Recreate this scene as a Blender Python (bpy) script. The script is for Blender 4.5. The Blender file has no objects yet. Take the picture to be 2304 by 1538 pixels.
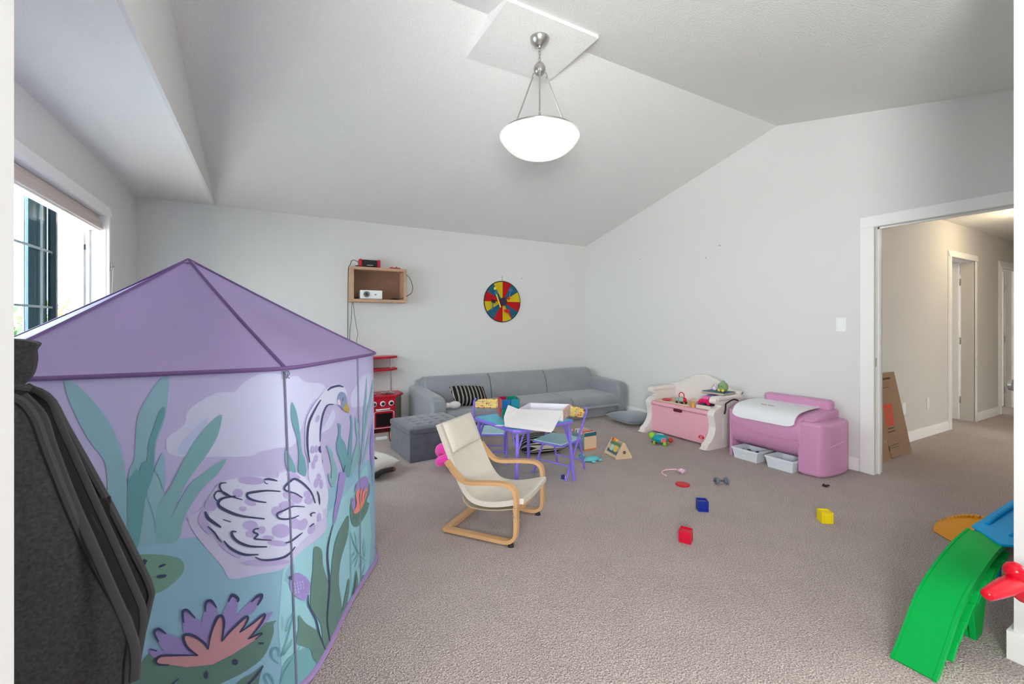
import bpy, bmesh, math, random
from mathutils import Vector, Matrix
from mathutils.geometry import delaunay_2d_cdt
random.seed(7)
R = math.radians
sc = bpy.context.scene
COL = sc.collection

# ------------------------------------------------------------------ camera
H, F, CX, HY = 1.23, 978.0, 1152.0, 730.0
PSI = math.atan2(544.0, F)
SN, CS = math.sin(PSI), math.cos(PSI)
cd = bpy.data.cameras.new('camera')
cam = bpy.data.objects.new('camera', cd)
COL.objects.link(cam)
cam.location = (0, 0, H)
cam.rotation_euler = (R(90), 0, -PSI)
cd.sensor_width = 36.0
cd.lens = 36.0 * F / 2304.0
cd.shift_y = -(769.0 - HY) / 2304.0
cd.clip_start = 0.02
sc.camera = cam

# ------------------------------------------------------------------ world, exposure
w = bpy.data.worlds.new('overcast_sky')
sc.world = w
w.use_nodes = True
bg = w.node_tree.nodes['Background']
bg.inputs[0].default_value = (0.97, 0.985, 1.0, 1)
bg.inputs[1].default_value = 9.0
vs = sc.view_settings
vs.view_transform = 'Standard'
vs.look = 'None'
vs.gamma = 1.0
vs.use_curve_mapping = False
vs.exposure = 0.90
# added soft fill light behind the camera, aimed up into the vault
fl = bpy.data.lights.new('added_fill_light', 'AREA'); fl.shape = 'DISK'; fl.size = 1.0; fl.energy = 44; fl.spread = R(120)
fo = bpy.data.objects.new('added_fill_light', fl); COL.objects.link(fo)
fo.location = (-0.55, -0.9, 1.3)
fo.rotation_euler = (Vector((2.6, 2.6, 2.85)) - Vector(fo.location)).to_track_quat('-Z', 'Y').to_euler()

# ------------------------------------------------------------------ helpers
def ray(x, y):
    u = (x - CX) / F
    return Vector((SN + u * CS, CS - u * SN, (HY - y) / F))
def gp(x, y, z=0.0):                      # a pixel read on the level z
    r = ray(x, y)
    d = (z - H) / r.z
    return Vector((r.x * d, r.y * d, z))
def atd(x, y, d):                         # a pixel read at forward distance d
    r = ray(x, y)
    return Vector((r.x * d, r.y * d, H + r.z * d))

def lin(c):
    c = c / 255.0
    return c / 12.92 if c <= 0.04045 else ((c + 0.055) / 1.055) ** 2.4
def C(r, g, b, k=1.0):
    return tuple(min(0.92, lin(v) * k) for v in (r, g, b)) + (1.0,)

MATS = {}
def M(name, rgb, rough=0.6, metal=0.0, spec=0.35, bump=None, noise=None, sheen=0.0, emit=None, k=1.15, trans=0.0, alpha=None):
    if name in MATS:
        return MATS[name]
    m = bpy.data.materials.new(name)
    m.use_nodes = True
    nt = m.node_tree
    b = nt.nodes['Principled BSDF']
    col = C(*rgb, k=k)
    b.inputs['Base Color'].default_value = col
    b.inputs['Roughness'].default_value = rough
    b.inputs['Metallic'].default_value = metal
    b.inputs['Specular IOR Level'].default_value = spec
    if sheen:
        b.inputs['Sheen Weight'].default_value = sheen
    if trans:
        b.inputs['Transmission Weight'].default_value = trans
    if emit:
        b.inputs['Emission Color'].default_value = C(*emit[0])
        b.inputs['Emission Strength'].default_value = emit[1]
    tc = None
    if bump or noise:
        tc = nt.nodes.new('ShaderNodeTexCoord')
    if noise:                             # (scale, amount)
        n = nt.nodes.new('ShaderNodeTexNoise')
        n.inputs['Scale'].default_value = noise[0]
        n.inputs['Detail'].default_value = 3
        nt.links.new(tc.outputs['Object'], n.inputs['Vector'])
        rp = nt.nodes.new('ShaderNodeValToRGB')
        a = noise[1]
        rp.color_ramp.elements[0].position = 0.3
        rp.color_ramp.elements[1].position = 0.7
        rp.color_ramp.elements[0].color = tuple(v * (1 - a) for v in col[:3]) + (1,)
        rp.color_ramp.elements[1].color = tuple(min(0.95, v * (1 + a)) for v in col[:3]) + (1,)
        nt.links.new(n.outputs['Fac'], rp.inputs['Fac'])
        nt.links.new(rp.outputs['Color'], b.inputs['Base Color'])
    if bump:                              # (scale, strength, distance)
        n2 = nt.nodes.new('ShaderNodeTexNoise')
        n2.inputs['Scale'].default_value = bump[0]
        n2.inputs['Detail'].default_value = 4
        nt.links.new(tc.outputs['Object'], n2.inputs['Vector'])
        bp = nt.nodes.new('ShaderNodeBump')
        bp.inputs['Strength'].default_value = bump[1]
        bp.inputs['Distance'].default_value = bump[2]
        nt.links.new(n2.outputs['Fac'], bp.inputs['Height'])
        nt.links.new(bp.outputs['Normal'], b.inputs['Normal'])
    MATS[name] = m
    return m

# --- shape adders: each adds to a bmesh
def NB():
    return bmesh.new()
def merge(bm, src, mat=None):
    if mat is not None:
        bmesh.ops.transform(src, matrix=mat, verts=src.verts)
    me = bpy.data.meshes.new('tmp')
    src.to_mesh(me); src.free()
    bm.from_mesh(me)
    bpy.data.meshes.remove(me)
    return bm
def box(bm, x0, x1, y0, y1, z0, z1, bev=0.0, seg=2, mat=None):
    t = NB()
    vs_ = [t.verts.new((x, y, z)) for x in (x0, x1) for y in (y0, y1) for z in (z0, z1)]
    for f in ((0, 1, 3, 2), (4, 6, 7, 5), (0, 4, 5, 1), (2, 3, 7, 6), (0, 2, 6, 4), (1, 5, 7, 3)):
        t.faces.new([vs_[i] for i in f])
    bmesh.ops.recalc_face_normals(t, faces=t.faces)
    if bev:
        bmesh.ops.bevel(t, geom=list(t.edges), offset=bev, segments=seg, profile=0.5, affect='EDGES', clamp_overlap=True)
    return merge(bm, t, mat)
def prism(bm, pts, a0, a1, axis='y', bev=0.0, seg=2, mat=None):
    """outline pts (p,q) extruded from a0 to a1; axis y: (p,a,q)  x: (a,p,q)  z: (p,q,a)"""
    def mp(p, q, a):
        return {'y': (p, a, q), 'x': (a, p, q), 'z': (p, q, a)}[axis]
    t = NB()
    v0 = [t.verts.new(mp(p, q, a0)) for p, q in pts]
    v1 = [t.verts.new(mp(p, q, a1)) for p, q in pts]
    n = len(pts)
    f0 = t.faces.new(v0); f1 = t.faces.new(v1[::-1])
    for i in range(n):
        t.faces.new((v0[i], v1[i], v1[(i + 1) % n], v0[(i + 1) % n]))
    bmesh.ops.recalc_face_normals(t, faces=t.faces)
    if bev:
        ed = list(set(list(f0.edges) + list(f1.edges)))
        bmesh.ops.bevel(t, geom=ed, offset=bev, segments=seg, profile=0.5, affect='EDGES', clamp_overlap=True)
    bmesh.ops.triangulate(t, faces=[f for f in t.faces if len(f.verts) > 4])
    return merge(bm, t, mat)
def smooth(pts, n=6, closed=False):
    P = [Vector(p) for p in pts]
    out = []
    m = len(P)
    rng = range(m) if closed else range(m - 1)
    for i in rng:
        if closed:
            a, b, c, d = P[(i - 1) % m], P[i], P[(i + 1) % m], P[(i + 2) % m]
        else:
            a, b, c, d = P[max(i - 1, 0)], P[i], P[i + 1], P[min(i + 2, m - 1)]
        for k in range(n):
            t = k / n
            out.append(0.5 * ((2 * b) + (c - a) * t + (2 * a - 5 * b + 4 * c - d) * t * t + (3 * b - a - 3 * c + d) * t ** 3))
    if not closed:
        out.append(P[-1])
    return out
def tube(bm, pts, r, sides=8, closed=False, flat=None, up=None):
    """sweep a circle (or ellipse flat=(a,b)) along pts; r may be a list"""
    P = [Vector(p) for p in pts]
    n = len(P)
    rr = r if isinstance(r, (list, tuple)) else [r] * n
    T = []
    for i in range(n):
        if closed:
            t = P[(i + 1) % n] - P[(i - 1) % n]
        else:
            t = P[min(i + 1, n - 1)] - P[max(i - 1, 0)]
        T.append(t.normalized() if t.length > 1e-9 else Vector((0, 0, 1)))
    ref = Vector(up) if up else (Vector((0, 0, 1)) if abs(T[0].z) < 0.9 else Vector((1, 0, 0)))
    N = (ref - T[0] * ref.dot(T[0])).normalized()
    rings = []
    for i in range(n):
        if up:
            N = (Vector(up) - T[i] * Vector(up).dot(T[i])).normalized()
        else:
            N = (N - T[i] * N.dot(T[i])).normalized()
        Bn = T[i].cross(N)
        ring = []
        for k in range(sides):
            a = 2 * math.pi * k / sides + (math.pi / sides if sides == 4 else 0)
            ca, sa = math.cos(a), math.sin(a)
            if flat:
                if sides == 4:
                    ca, sa = math.copysign(1, ca), math.copysign(1, sa)
                o = N * ca * flat[0] + Bn * sa * flat[1]
            else:
                o = (N * ca + Bn * sa) * rr[i]
            ring.append(bm.verts.new(P[i] + o))
        rings.append(ring)
    m = n if closed else n - 1
    for i in range(m):
        a, b = rings[i], rings[(i + 1) % n]
        for k in range(sides):
            bm.faces.new((a[k], a[(k + 1) % sides], b[(k + 1) % sides], b[k]))
    if not closed:
        bm.faces.new(rings[0][::-1]); bm.faces.new(rings[-1])
    return bm
def lathe(bm, prof, seg=32, mat=None, cap=True):
    t = NB()
    rings = []
    for r, z in prof:
        if r < 1e-6:
            rings.append([t.verts.new((0, 0, z))])
        else:
            rings.append([t.verts.new((r * math.cos(2 * math.pi * k / seg), r * math.sin(2 * math.pi * k / seg), z)) for k in range(seg)])
    for a, b in zip(rings, rings[1:]):
        for k in range(seg):
            k2 = (k + 1) % seg
            if len(a) == 1 and len(b) == 1:
                continue
            if len(a) == 1:
                t.faces.new((a[0], b[k], b[k2]))
            elif len(b) == 1:
                t.faces.new((a[k], b[0], a[k2]))
            else:
                t.faces.new((a[k], b[k], b[k2], a[k2]))
    if cap:
        if len(rings[0]) > 1: t.faces.new(rings[0])
        if len(rings[-1]) > 1: t.faces.new(rings[-1][::-1])
    bmesh.ops.recalc_face_normals(t, faces=t.faces)
    return merge(bm, t, mat)
def ball(bm, c, r, seg=16, sq=(1, 1, 1)):
    t = NB()
    bmesh.ops.create_uvsphere(t, u_segments=seg, v_segments=max(6, seg // 2 + 2), radius=r)
    return merge(bm, t, Matrix.Translation(c) @ Matrix.Diagonal((sq[0], sq[1], sq[2], 1)))
def cyl(bm, p0, p1, r, seg=16, bev=0.0):
    p0, p1 = Vector(p0), Vector(p1)
    L = (p1 - p0).length
    q = (p1 - p0).to_track_quat('Z', 'Y').to_matrix().to_4x4()
    pr = [(0, 0), (r, 0), (r, L), (0, L)] if not bev else [(0, 0), (r - bev, 0), (r - bev * .3, bev * .3), (r, bev), (r, L - bev), (r - bev * .3, L - bev * .3), (r - bev, L), (0, L)]
    return lathe(bm, pr, seg, Matrix.Translation(p0) @ q, cap=False)
def pillow(bm, wx, wy, h, n=16, e=0.55, pinch=0.10, mat=None):
    t = NB()
    g = {}
    for s in (1, -1):
        for i in range(n + 1):
            for j in range(n + 1):
                u, v = 2 * i / n - 1, 2 * j / n - 1
                edge = i in (0, n) or j in (0, n)
                if s == -1 and edge:
                    g[(s, i, j)] = g[(1, i, j)]; continue
                x = wx / 2 * u * (1 - pinch * (1 - v * v) * abs(u) ** 3)
                y = wy / 2 * v * (1 - pinch * (1 - u * u) * abs(v) ** 3)
                z = s * h / 2 * ((1 - abs(u) ** 3.0) * (1 - abs(v) ** 3.0)) ** e
                g[(s, i, j)] = t.verts.new((x, y, z))
    for s in (1, -1):
        for i in range(n):
            for j in range(n):
                q = [g[(s, i, j)], g[(s, i + 1, j)], g[(s, i + 1, j + 1)], g[(s, i, j + 1)]]
                t.faces.new(q if s == 1 else q[::-1])
    return merge(bm, t, mat)
def rot(rz=0, rx=0, ry=0, loc=(0, 0, 0)):
    return Matrix.Translation(loc) @ Matrix.Rotation(rz, 4, 'Z') @ Matrix.Rotation(ry, 4, 'Y') @ Matrix.Rotation(rx, 4, 'X')

ROOTM = {}
def add(name, bm, mat, parent=None, world=False, ang=35, sharp=False, subsurf=0, recalc=True):
    """link a bmesh as one mesh object"""
    if recalc:
        bmesh.ops.recalc_face_normals(bm, faces=bm.faces)
    me = bpy.data.meshes.new(name)
    bm.to_mesh(me); bm.free()
    for m in (mat if isinstance(mat, (list, tuple)) else [mat]):
        me.materials.append(m)
    if not sharp:
        me.shade_smooth()
        me.set_sharp_from_angle(angle=R(ang))
    o = bpy.data.objects.new(name, me)
    COL.objects.link(o)
    if subsurf:
        md = o.modifiers.new('round', 'SUBSURF'); md.levels = subsurf; md.render_levels = subsurf
    elif not sharp:
        md = o.modifiers.new('shade', 'WEIGHTED_NORMAL'); md.keep_sharp = True
    if parent is not None:
        o.parent = parent
        if world:
            rt = parent
            Mx = ROOTM.get(rt.name)
            if Mx is not None:
                o.matrix_parent_inverse = Mx.inverted()
    return o
def tag(o, label=None, cat=None, group=None, kind=None):
    if label: o['label'] = label
    if cat: o['category'] = cat
    if group: o['group'] = group
    if kind: o['kind'] = kind
    return o
def thing(name, label, cat, loc=(0, 0, 0), rz=0.0, group=None, kind=None):
    o = bpy.data.objects.new(name, None)
    COL.objects.link(o)
    o.empty_display_size = 0.05
    o.location = loc
    o.rotation_euler = (0, 0, rz)
    ROOTM[o.name] = Matrix.Translation(Vector(loc)) @ Matrix.Rotation(rz, 4, 'Z')
    tag(o, label, cat, group, kind)
    return o
def copy_tree(o, loc, rz, label):
    r = o.copy(); COL.objects.link(r)
    r.location = loc; r.rotation_euler = (0, 0, rz); r['label'] = label
    for ch in [c for c in bpy.data.objects if c.parent == o]:
        c = ch.copy(); COL.objects.link(c); c.parent = r
        for g in [q for q in bpy.data.objects if q.parent == ch]:
            d = g.copy(); COL.objects.link(d); d.parent = c
    return r
def text_bm(s, size, depth=0.0006, align='CENTER', xs=1.0):
    cu = bpy.data.curves.new('lettering', 'FONT')
    cu.body = s; cu.size = size; cu.extrude = depth; cu.align_x = align; cu.align_y = 'CENTER'
    cu.resolution_u = 2
    ob = bpy.data.objects.new('lettering', cu)
    COL.objects.link(ob)
    bpy.context.view_layer.update()
    dg = bpy.context.evaluated_depsgraph_get()
    me = bpy.data.meshes.new_from_object(ob.evaluated_get(dg))
    b = NB(); b.from_mesh(me)
    bpy.data.objects.remove(ob); bpy.data.curves.remove(cu); bpy.data.meshes.remove(me)
    if xs != 1.0:
        bmesh.ops.scale(b, vec=(xs, 1, 1), verts=b.verts)
    return b

# ------------------------------------------------------------------ materials of the setting
m_wall = M('wall_paint', (214, 214, 212), 0.75, spec=0.2, bump=(220, 0.08, 0.002), k=1.12)
m_hallwall = M('hall_wall_paint', (206, 203, 197), 0.7, spec=0.2, k=1.08)
m_trim = M('white_trim', (240, 240, 238), 0.4, k=1.05)
m_winwhite = M('window_vinyl', (232, 232, 232), 0.35, k=1.1)

def ceiling_mat():
    m = bpy.data.materials.new('stippled_ceiling'); m.use_nodes = True
    nt = m.node_tree; b = nt.nodes['Principled BSDF']
    b.inputs['Base Color'].default_value = C(232, 232, 230, k=1.05)
    b.inputs['Roughness'].default_value = 0.9
    b.inputs['Specular IOR Level'].default_value = 0.1
    tc = nt.nodes.new('ShaderNodeTexCoord')
    n = nt.nodes.new('ShaderNodeTexNoise'); n.inputs['Scale'].default_value = 95; n.inputs['Detail'].default_value = 3; n.inputs['Roughness'].default_value = 0.6
    rp = nt.nodes.new('ShaderNodeValToRGB'); rp.color_ramp.elements[0].position = 0.38; rp.color_ramp.elements[1].position = 0.66
    bp = nt.nodes.new('ShaderNodeBump'); bp.inputs['Strength'].default_value = 0.4; bp.inputs['Distance'].default_value = 0.005
    nt.links.new(tc.outputs['Object'], n.inputs['Vector'])
    nt.links.new(n.outputs['Fac'], rp.inputs['Fac'])
    nt.links.new(rp.outputs['Color'], bp.inputs['Height'])
    nt.links.new(bp.outputs['Normal'], b.inputs['Normal'])
    return m
m_ceil = ceiling_mat()
def carpet_mat():
    m = bpy.data.materials.new('cut_pile_carpet'); m.use_nodes = True
    nt = m.node_tree; b = nt.nodes['Principled BSDF']
    b.inputs['Roughness'].default_value = 0.95
    b.inputs['Specular IOR Level'].default_value = 0.05
    b.inputs['Sheen Weight'].default_value = 0.15
    tc = nt.nodes.new('ShaderNodeTexCoord')
    v = nt.nodes.new('ShaderNodeTexVoronoi'); v.inputs['Scale'].default_value = 150
    n = nt.nodes.new('ShaderNodeTexNoise'); n.inputs['Scale'].default_value = 170; n.inputs['Detail'].default_value = 3; n.inputs['Roughness'].default_value = 0.75
    n2 = nt.nodes.new('ShaderNodeTexNoise'); n2.inputs['Scale'].default_value = 5; n2.inputs['Detail'].default_value = 4
    rp = nt.nodes.new('ShaderNodeValToRGB')
    e = rp.color_ramp.elements
    e[0].position = 0.32; e[0].color = C(110, 98, 93, k=1.08)
    e[1].position = 0.66; e[1].color = C(218, 207, 202, k=1.08)
    mid = rp.color_ramp.elements.new(0.5); mid.color = C(179, 166, 160, k=1.08)
    mx = nt.nodes.new('ShaderNodeMixRGB'); mx.blend_type = 'MULTIPLY'; mx.inputs[0].default_value = 1.0
    rp2 = nt.nodes.new('ShaderNodeValToRGB'); rp2.color_ramp.elements[0].color = (0.96, 0.96, 0.96, 1); rp2.color_ramp.elements[1].color = (1.03, 1.02, 1.02, 1)
    rp2.color_ramp.elements[0].position = 0.35; rp2.color_ramp.elements[1].position = 0.65
    bp = nt.nodes.new('ShaderNodeBump'); bp.inputs['Strength'].default_value = 0.75; bp.inputs['Distance'].default_value = 0.008
    for x in (v, n, n2):
        nt.links.new(tc.outputs['Object'], x.inputs['Vector'])
    nt.links.new(n.outputs['Fac'], rp.inputs['Fac'])
    nt.links.new(rp.outputs['Color'], mx.inputs[1])
    nt.links.new(n2.outputs['Fac'], rp2.inputs['Fac'])
    nt.links.new(rp2.outputs['Color'], mx.inputs[2])
    nt.links.new(mx.outputs['Color'], b.inputs['Base Color'])
    nt.links.new(v.outputs['Distance'], bp.inputs['Height'])
    nt.links.new(bp.outputs['Normal'], b.inputs['Normal'])
    return m
m_carpet = carpet_mat()
def glass_mat(name, tint, gloss=0.06):
    m = bpy.data.materials.new(name); m.use_nodes = True
    nt = m.node_tree; nt.nodes.clear()
    o = nt.nodes.new('ShaderNodeOutputMaterial')
    t = nt.nodes.new('ShaderNodeBsdfTransparent'); t.inputs[0].default_value = tint + (1,)
    g = nt.nodes.new('ShaderNodeBsdfGlossy'); g.inputs['Roughness'].default_value = 0.03
    mx = nt.nodes.new('ShaderNodeMixShader'); mx.inputs[0].default_value = gloss
    nt.links.new(t.outputs[0], mx.inputs[1]); nt.links.new(g.outputs[0], mx.inputs[2])
    nt.links.new(mx.outputs[0], o.inputs[0])
    return m
m_glass = glass_mat('window_glass', (0.74, 0.84, 0.87))

# ------------------------------------------------------------------ room
XL, XR, YB = -1.12, 4.33, 5.40
ZE, YR, ZR = 2.455, 2.45, 3.17         # eave, ridge
PITCH = (ZR - ZE) / (YB - YR)
YN0, YN1 = 0.38, 0.50                  # the wall the camera looks through
XBH = -0.49                            # bulkhead face
def struct(name, bm, m, sharp=True, parent=None, label=None):
    o = add(name, bm, m, parent, sharp=sharp)
    if parent is None:
        o['kind'] = 'structure'
        if label: o['label'] = label
    return o
b = NB(); box(b, -3.2, 11.2, -2.6, 5.6, -0.12, 0.0)
struct('floor', b, m_carpet, label='beige cut pile carpet across the playroom and hallway')
b = NB(); box(b, XL - 0.18, XR + 0.12, YB, YB + 0.12, 0, 2.75)
struct('wall_back', b, m_wall, label='light grey back wall behind the sofa and wall shelf')
# left wall with the window hole
WY0, WY1, WZ0, WZ1 = 2.45, 4.50, 0.85, 2.08
b = NB()
box(b, XL - 0.18, XL, YN0, WY0, 0, 2.6); box(b, XL - 0.18, XL, WY1, YB, 0, 2.6)
box(b, XL - 0.18, XL, WY0, WY1, 0, WZ0); box(b, XL - 0.18, XL, WY0, WY1, WZ1, 2.6)
struct('wall_left', b, m_wall, label='light grey wall around the window')
# right gable wall with the hall opening
DY0, DY1, DZ = 0.60, 1.667, 2.03
b = NB()
box(b, XR, XR + 0.12, DY1 + 0.02, YB + 0.1, 0, ZE); box(b, XR, XR + 0.12, YN0, DY0 - 0.02, 0, ZE)
box(b, XR, XR + 0.12, DY0 - 0.02, DY1 + 0.02, DZ + 0.02, ZE)
prism(b, [(YN0, ZE), (YB + 0.1, ZE), (YB + 0.1, ZE + 0.06), (YR, ZR + 0.12), (YN0, ZR - (YR - YN0) * PITCH + 0.12)], XR, XR + 0.12, 'x')
struct('wall_right', b, m_wall, label='light grey gable wall with the hallway opening')
# near wall: the opening the picture is taken through
b = NB()
zn = ZR - (YR - YN1) * PITCH + 0.05
box(b, XL - 0.18, -0.18, YN0, YN1, 0, zn); box(b, 2.39, XR, YN0, YN1, 0, zn); box(b, -0.18, 2.39, YN0, YN1, 2.66, zn)
struct('wall_front', b, m_wall, label='grey wall edges framing the opening in the foreground')
# vaulted ceiling: two slopes
b = NB()
t = 0.08
prism(b, [(YB, ZE), (YR, ZR), (YR, ZR + t), (YB + 0.1, ZE + t)], XBH, XR + 0.1, 'x')
zc = ZR - (YR - YN0) * PITCH
prism(b, [(YR, ZR), (YN0, zc), (YN0, zc + t), (YR, ZR + t)], XBH, XR + 0.1, 'x')
struct('ceiling', b, m_ceil, label='white stippled vaulted ceiling')
b = NB(); box(b, XL - 0.1, XBH - 0.02, YN1, YB, ZE, ZE + 0.1)
struct('ceiling_window_bay', b, m_ceil, label='flat stippled ceiling strip above the window')
b = NB()
prism(b, [(YB, ZE), (YR, ZR + 0.05), (YN1, zc + 0.12), (YN1, ZE)], XBH - 0.02, XBH, 'x')
struct('wall_bulkhead', b, m_wall, label='grey triangular bulkhead face between flat and vaulted ceiling')
# unseen space around the camera; walls added to cut daylight from behind
b = NB(); box(b, -3.2, XR, -2.6, YN0, 2.66, 2.74)
struct('ceiling_landing', b, m_ceil)
b = NB()
box(b, -3.2, 4.45, -2.7, -2.6, 0, 0.9); box(b, -3.2, 4.45, -2.7, -2.6, 2.1, 2.7); box(b, -3.2, 1.24, -2.7, -2.6, 0.9, 2.1); box(b, 1.24, 4.45, -2.7, -2.6, 0.9, 2.1)
struct('wall_landing', b, m_wall, label='unseen landing wall added behind the camera to cut daylight')
b = NB(); box(b, -3.3, -3.2, -2.7, 0.5, 0, 2.7); struct('wall_landing_left', b, m_wall)
b = NB(); box(b, XR, XR + 0.12, -2.7, -2.5, 0, 2.7); box(b, XR, XR + 0.12, -0.75, YN0, 0, 2.7); box(b, XR, XR + 0.12, -2.5, -0.75, 0, 0.5); box(b, XR, XR + 0.12, -2.5, -0.75, 2.2, 2.7); struct('wall_landing_right', b, m_wall)  # unseen wall to cut daylight, its opening added to light the tent front
b = NB(); box(b, -3.2, XL - 0.18, YN0, YN1, 0, 2.5); struct('wall_landing_return', b, m_wall)

# baseboards
def baseboard(name, x0, x1, y0, y1, nx, ny):
    bb = NB()
    box(bb, x0, x1, y0, y1, 0.0, 0.075)
    e = 0.004
    box(bb, x0 + (e if nx < 0 else 0), x1 - (e if nx > 0 else 0), y0 + (e if ny < 0 else 0), y1 - (e if ny > 0 else 0), 0.075, 0.092)
    e = 0.008
    box(bb, x0 + (e if nx < 0 else 0), x1 - (e if nx > 0 else 0), y0 + (e if ny < 0 else 0), y1 - (e if ny > 0 else 0), 0.092, 0.105)
    return struct(name, bb, m_trim)
baseboard('baseboard_right', XR - 0.015, XR, 1.775, YB - 0.015, -1, 0)
baseboard('baseboard_back', XL, XR, YB - 0.015, YB, 0, -1)
baseboard('baseboard_left', XL, XL + 0.015, YN1, YB - 0.015, 1, 0)
baseboard('baseboard_hall', 4.45, 6.93, 1.955, 1.97, 0, -1)
baseboard('baseboard_hall_far', 7.89, 8.73, 1.955, 1.97, 0, -1)
b = NB(); box(b, 2.375, 2.39, YN0 - 0.015, YN1 + 0.015, 0, 0.105); box(b, 2.39, XR, YN1, YN1 + 0.0149, 0, 0.104)
struct('baseboard_front', b, m_trim)

# casing: flat with two steps, around an opening in a wall plane
def casing_strip(bm, axis, plane, nrm, a0, a1, c0, c1, horizontal, inner):
    """axis 'x': wall at x=plane, a runs along y; axis 'y': wall at y=plane, a runs along x. strip a0..a1, c0..c1 (z).
    inner: which side is towards the opening ('lo','hi')"""
    for e, (frac, th) in enumerate(((1.0, 0.011), (0.72, 0.016), (0.34, 0.020))):
        e *= 0.0012
        if horizontal:
            h = c1 - c0
            z0, z1, p0, p1 = (c0 + e, c0 + h * frac, a0 + e, a1 - e)
            if inner == 'hi': z0, z1 = c1 - h * frac, c1
        else:
            wd = a1 - a0
            p0, p1 = (a0 + e, a0 + wd * frac) if inner == 'lo' else (a1 - wd * frac, a1 - e)
            z0, z1 = c0, c1
        q0, q1 = sorted((plane, plane + nrm * th))
        if axis == 'x':
            box(bm, q0, q1, p0, p1, z0, z1)
        else:
            box(bm, p0, p1, q0, q1, z0, z1)

# hallway door opening in the right wall
d1 = thing('door_1', 'white cased hallway opening in the right wall', None, (XR, DY1, 0), kind='structure')
b = NB(); casing_strip(b, 'x', XR, -1, DY1, DY1 + 0.098, 0, DZ, False, 'lo'); add('casing', b, m_trim, d1, True, sharp=True)
b = NB(); casing_strip(b, 'x', XR, -1, DY0 - 0.09, DY1 + 0.098, DZ, DZ + 0.09, True, 'lo'); add('casing', b, m_trim, d1, True, sharp=True)
b = NB(); casing_strip(b, 'x', XR, -1, DY0 - 0.098, DY0, 0, DZ, False, 'hi'); add('casing', b, m_trim, d1, True, sharp=True)
b = NB(); casing_strip(b, 'x', XR + 0.12, 1, DY1, DY1 + 0.09, 0, DZ, False, 'lo'); add('casing', b, m_trim, d1, True, sharp=True)
b = NB(); box(b, XR - 0.005, XR + 0.125, DY1, DY1 + 0.02, 0, DZ); box(b, XR + 0.05, XR + 0.07, DY1 - 0.012, DY1, 0, DZ); add('jamb', b, m_trim, d1, True, sharp=True)
b = NB(); box(b, XR - 0.005, XR + 0.125, DY0 - 0.02, DY1 + 0.02, DZ, DZ + 0.02); box(b, XR + 0.05, XR + 0.07, DY0, DY1, DZ - 0.012, DZ); add('jamb', b, m_trim, d1, True, sharp=True)
b = NB(); box(b, XR - 0.005, XR + 0.125, DY0 - 0.02, DY0, 0, DZ); add('jamb', b, m_trim, d1, True, sharp=True)
m_steel = M('brushed_nickel', (190, 188, 184), 0.3, metal=1.0, k=1.0)
b = NB(); box(b, XR + 0.01, XR + 0.03, DY1 - 0.002, DY1 + 0.001, 0.885, 0.955, 0.0008, 1); add('strike_plate', b, m_steel, d1, True)
# its leaf, folded back against the near wall, knob peeping out
leaf = thing('door_4', 'white door leaf folded back behind the foreground wall edge with a nickel knob', None, (XR - 0.03, 0.62, 0), kind='structure')
b = NB(); box(b, 3.215, 4.29, 0.60, 0.635, 0.012, 2.02); lfm = add('door_leaf', b, m_trim, leaf, True, sharp=True)
b = NB(); lathe(b, [(0.0, 0.0), (0.028, 0.0), (0.030, 0.006), (0.012, 0.010), (0.011, 0.03), (0.024, 0.038), (0.029, 0.052), (0.025, 0.066), (0.012, 0.072), (0, 0.073)], 20, Matrix.Translation((3.272, 0.635, 0.925)) @ Matrix.Rotation(R(-90), 4, 'X'))
add('knob', b, m_steel, lfm, True)

# hallway
b = NB()
box(b, 4.45, 7.02, 1.97, 2.09, 0, 2.44); box(b, 7.80, 8.82, 1.97, 2.09, 0, 2.44); box(b, 9.60, 11.1, 1.97, 2.09, 0, 2.44)
box(b, 7.02, 7.80, 1.97, 2.09, 2.05, 2.44); box(b, 8.82, 9.60, 1.97, 2.09, 2.05, 2.44)
struct('wall_hall', b, m_hallwall, label='warm grey hallway wall with two doors')
b = NB(); box(b, 11.0, 11.1, -0.6, 1.97, 0, 2.44); struct('wall_hall_end', b, m_hallwall)
b = NB(); box(b, 4.46, 6.3, -0.7, -0.6, 0, 2.44); box(b, 6.62, 11.1, -0.7, -0.6, 0, 2.44); box(b, 6.3, 6.62, -0.7, -0.6, 2.05, 2.44); struct('wall_hall_front', b, m_hallwall)  # unseen gap added here to let daylight into the hall
b = NB(); box(b, 4.45, 11.1, -0.7, 2.09, 2.44, 2.54); struct('ceiling_hall', b, m_ceil)
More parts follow.
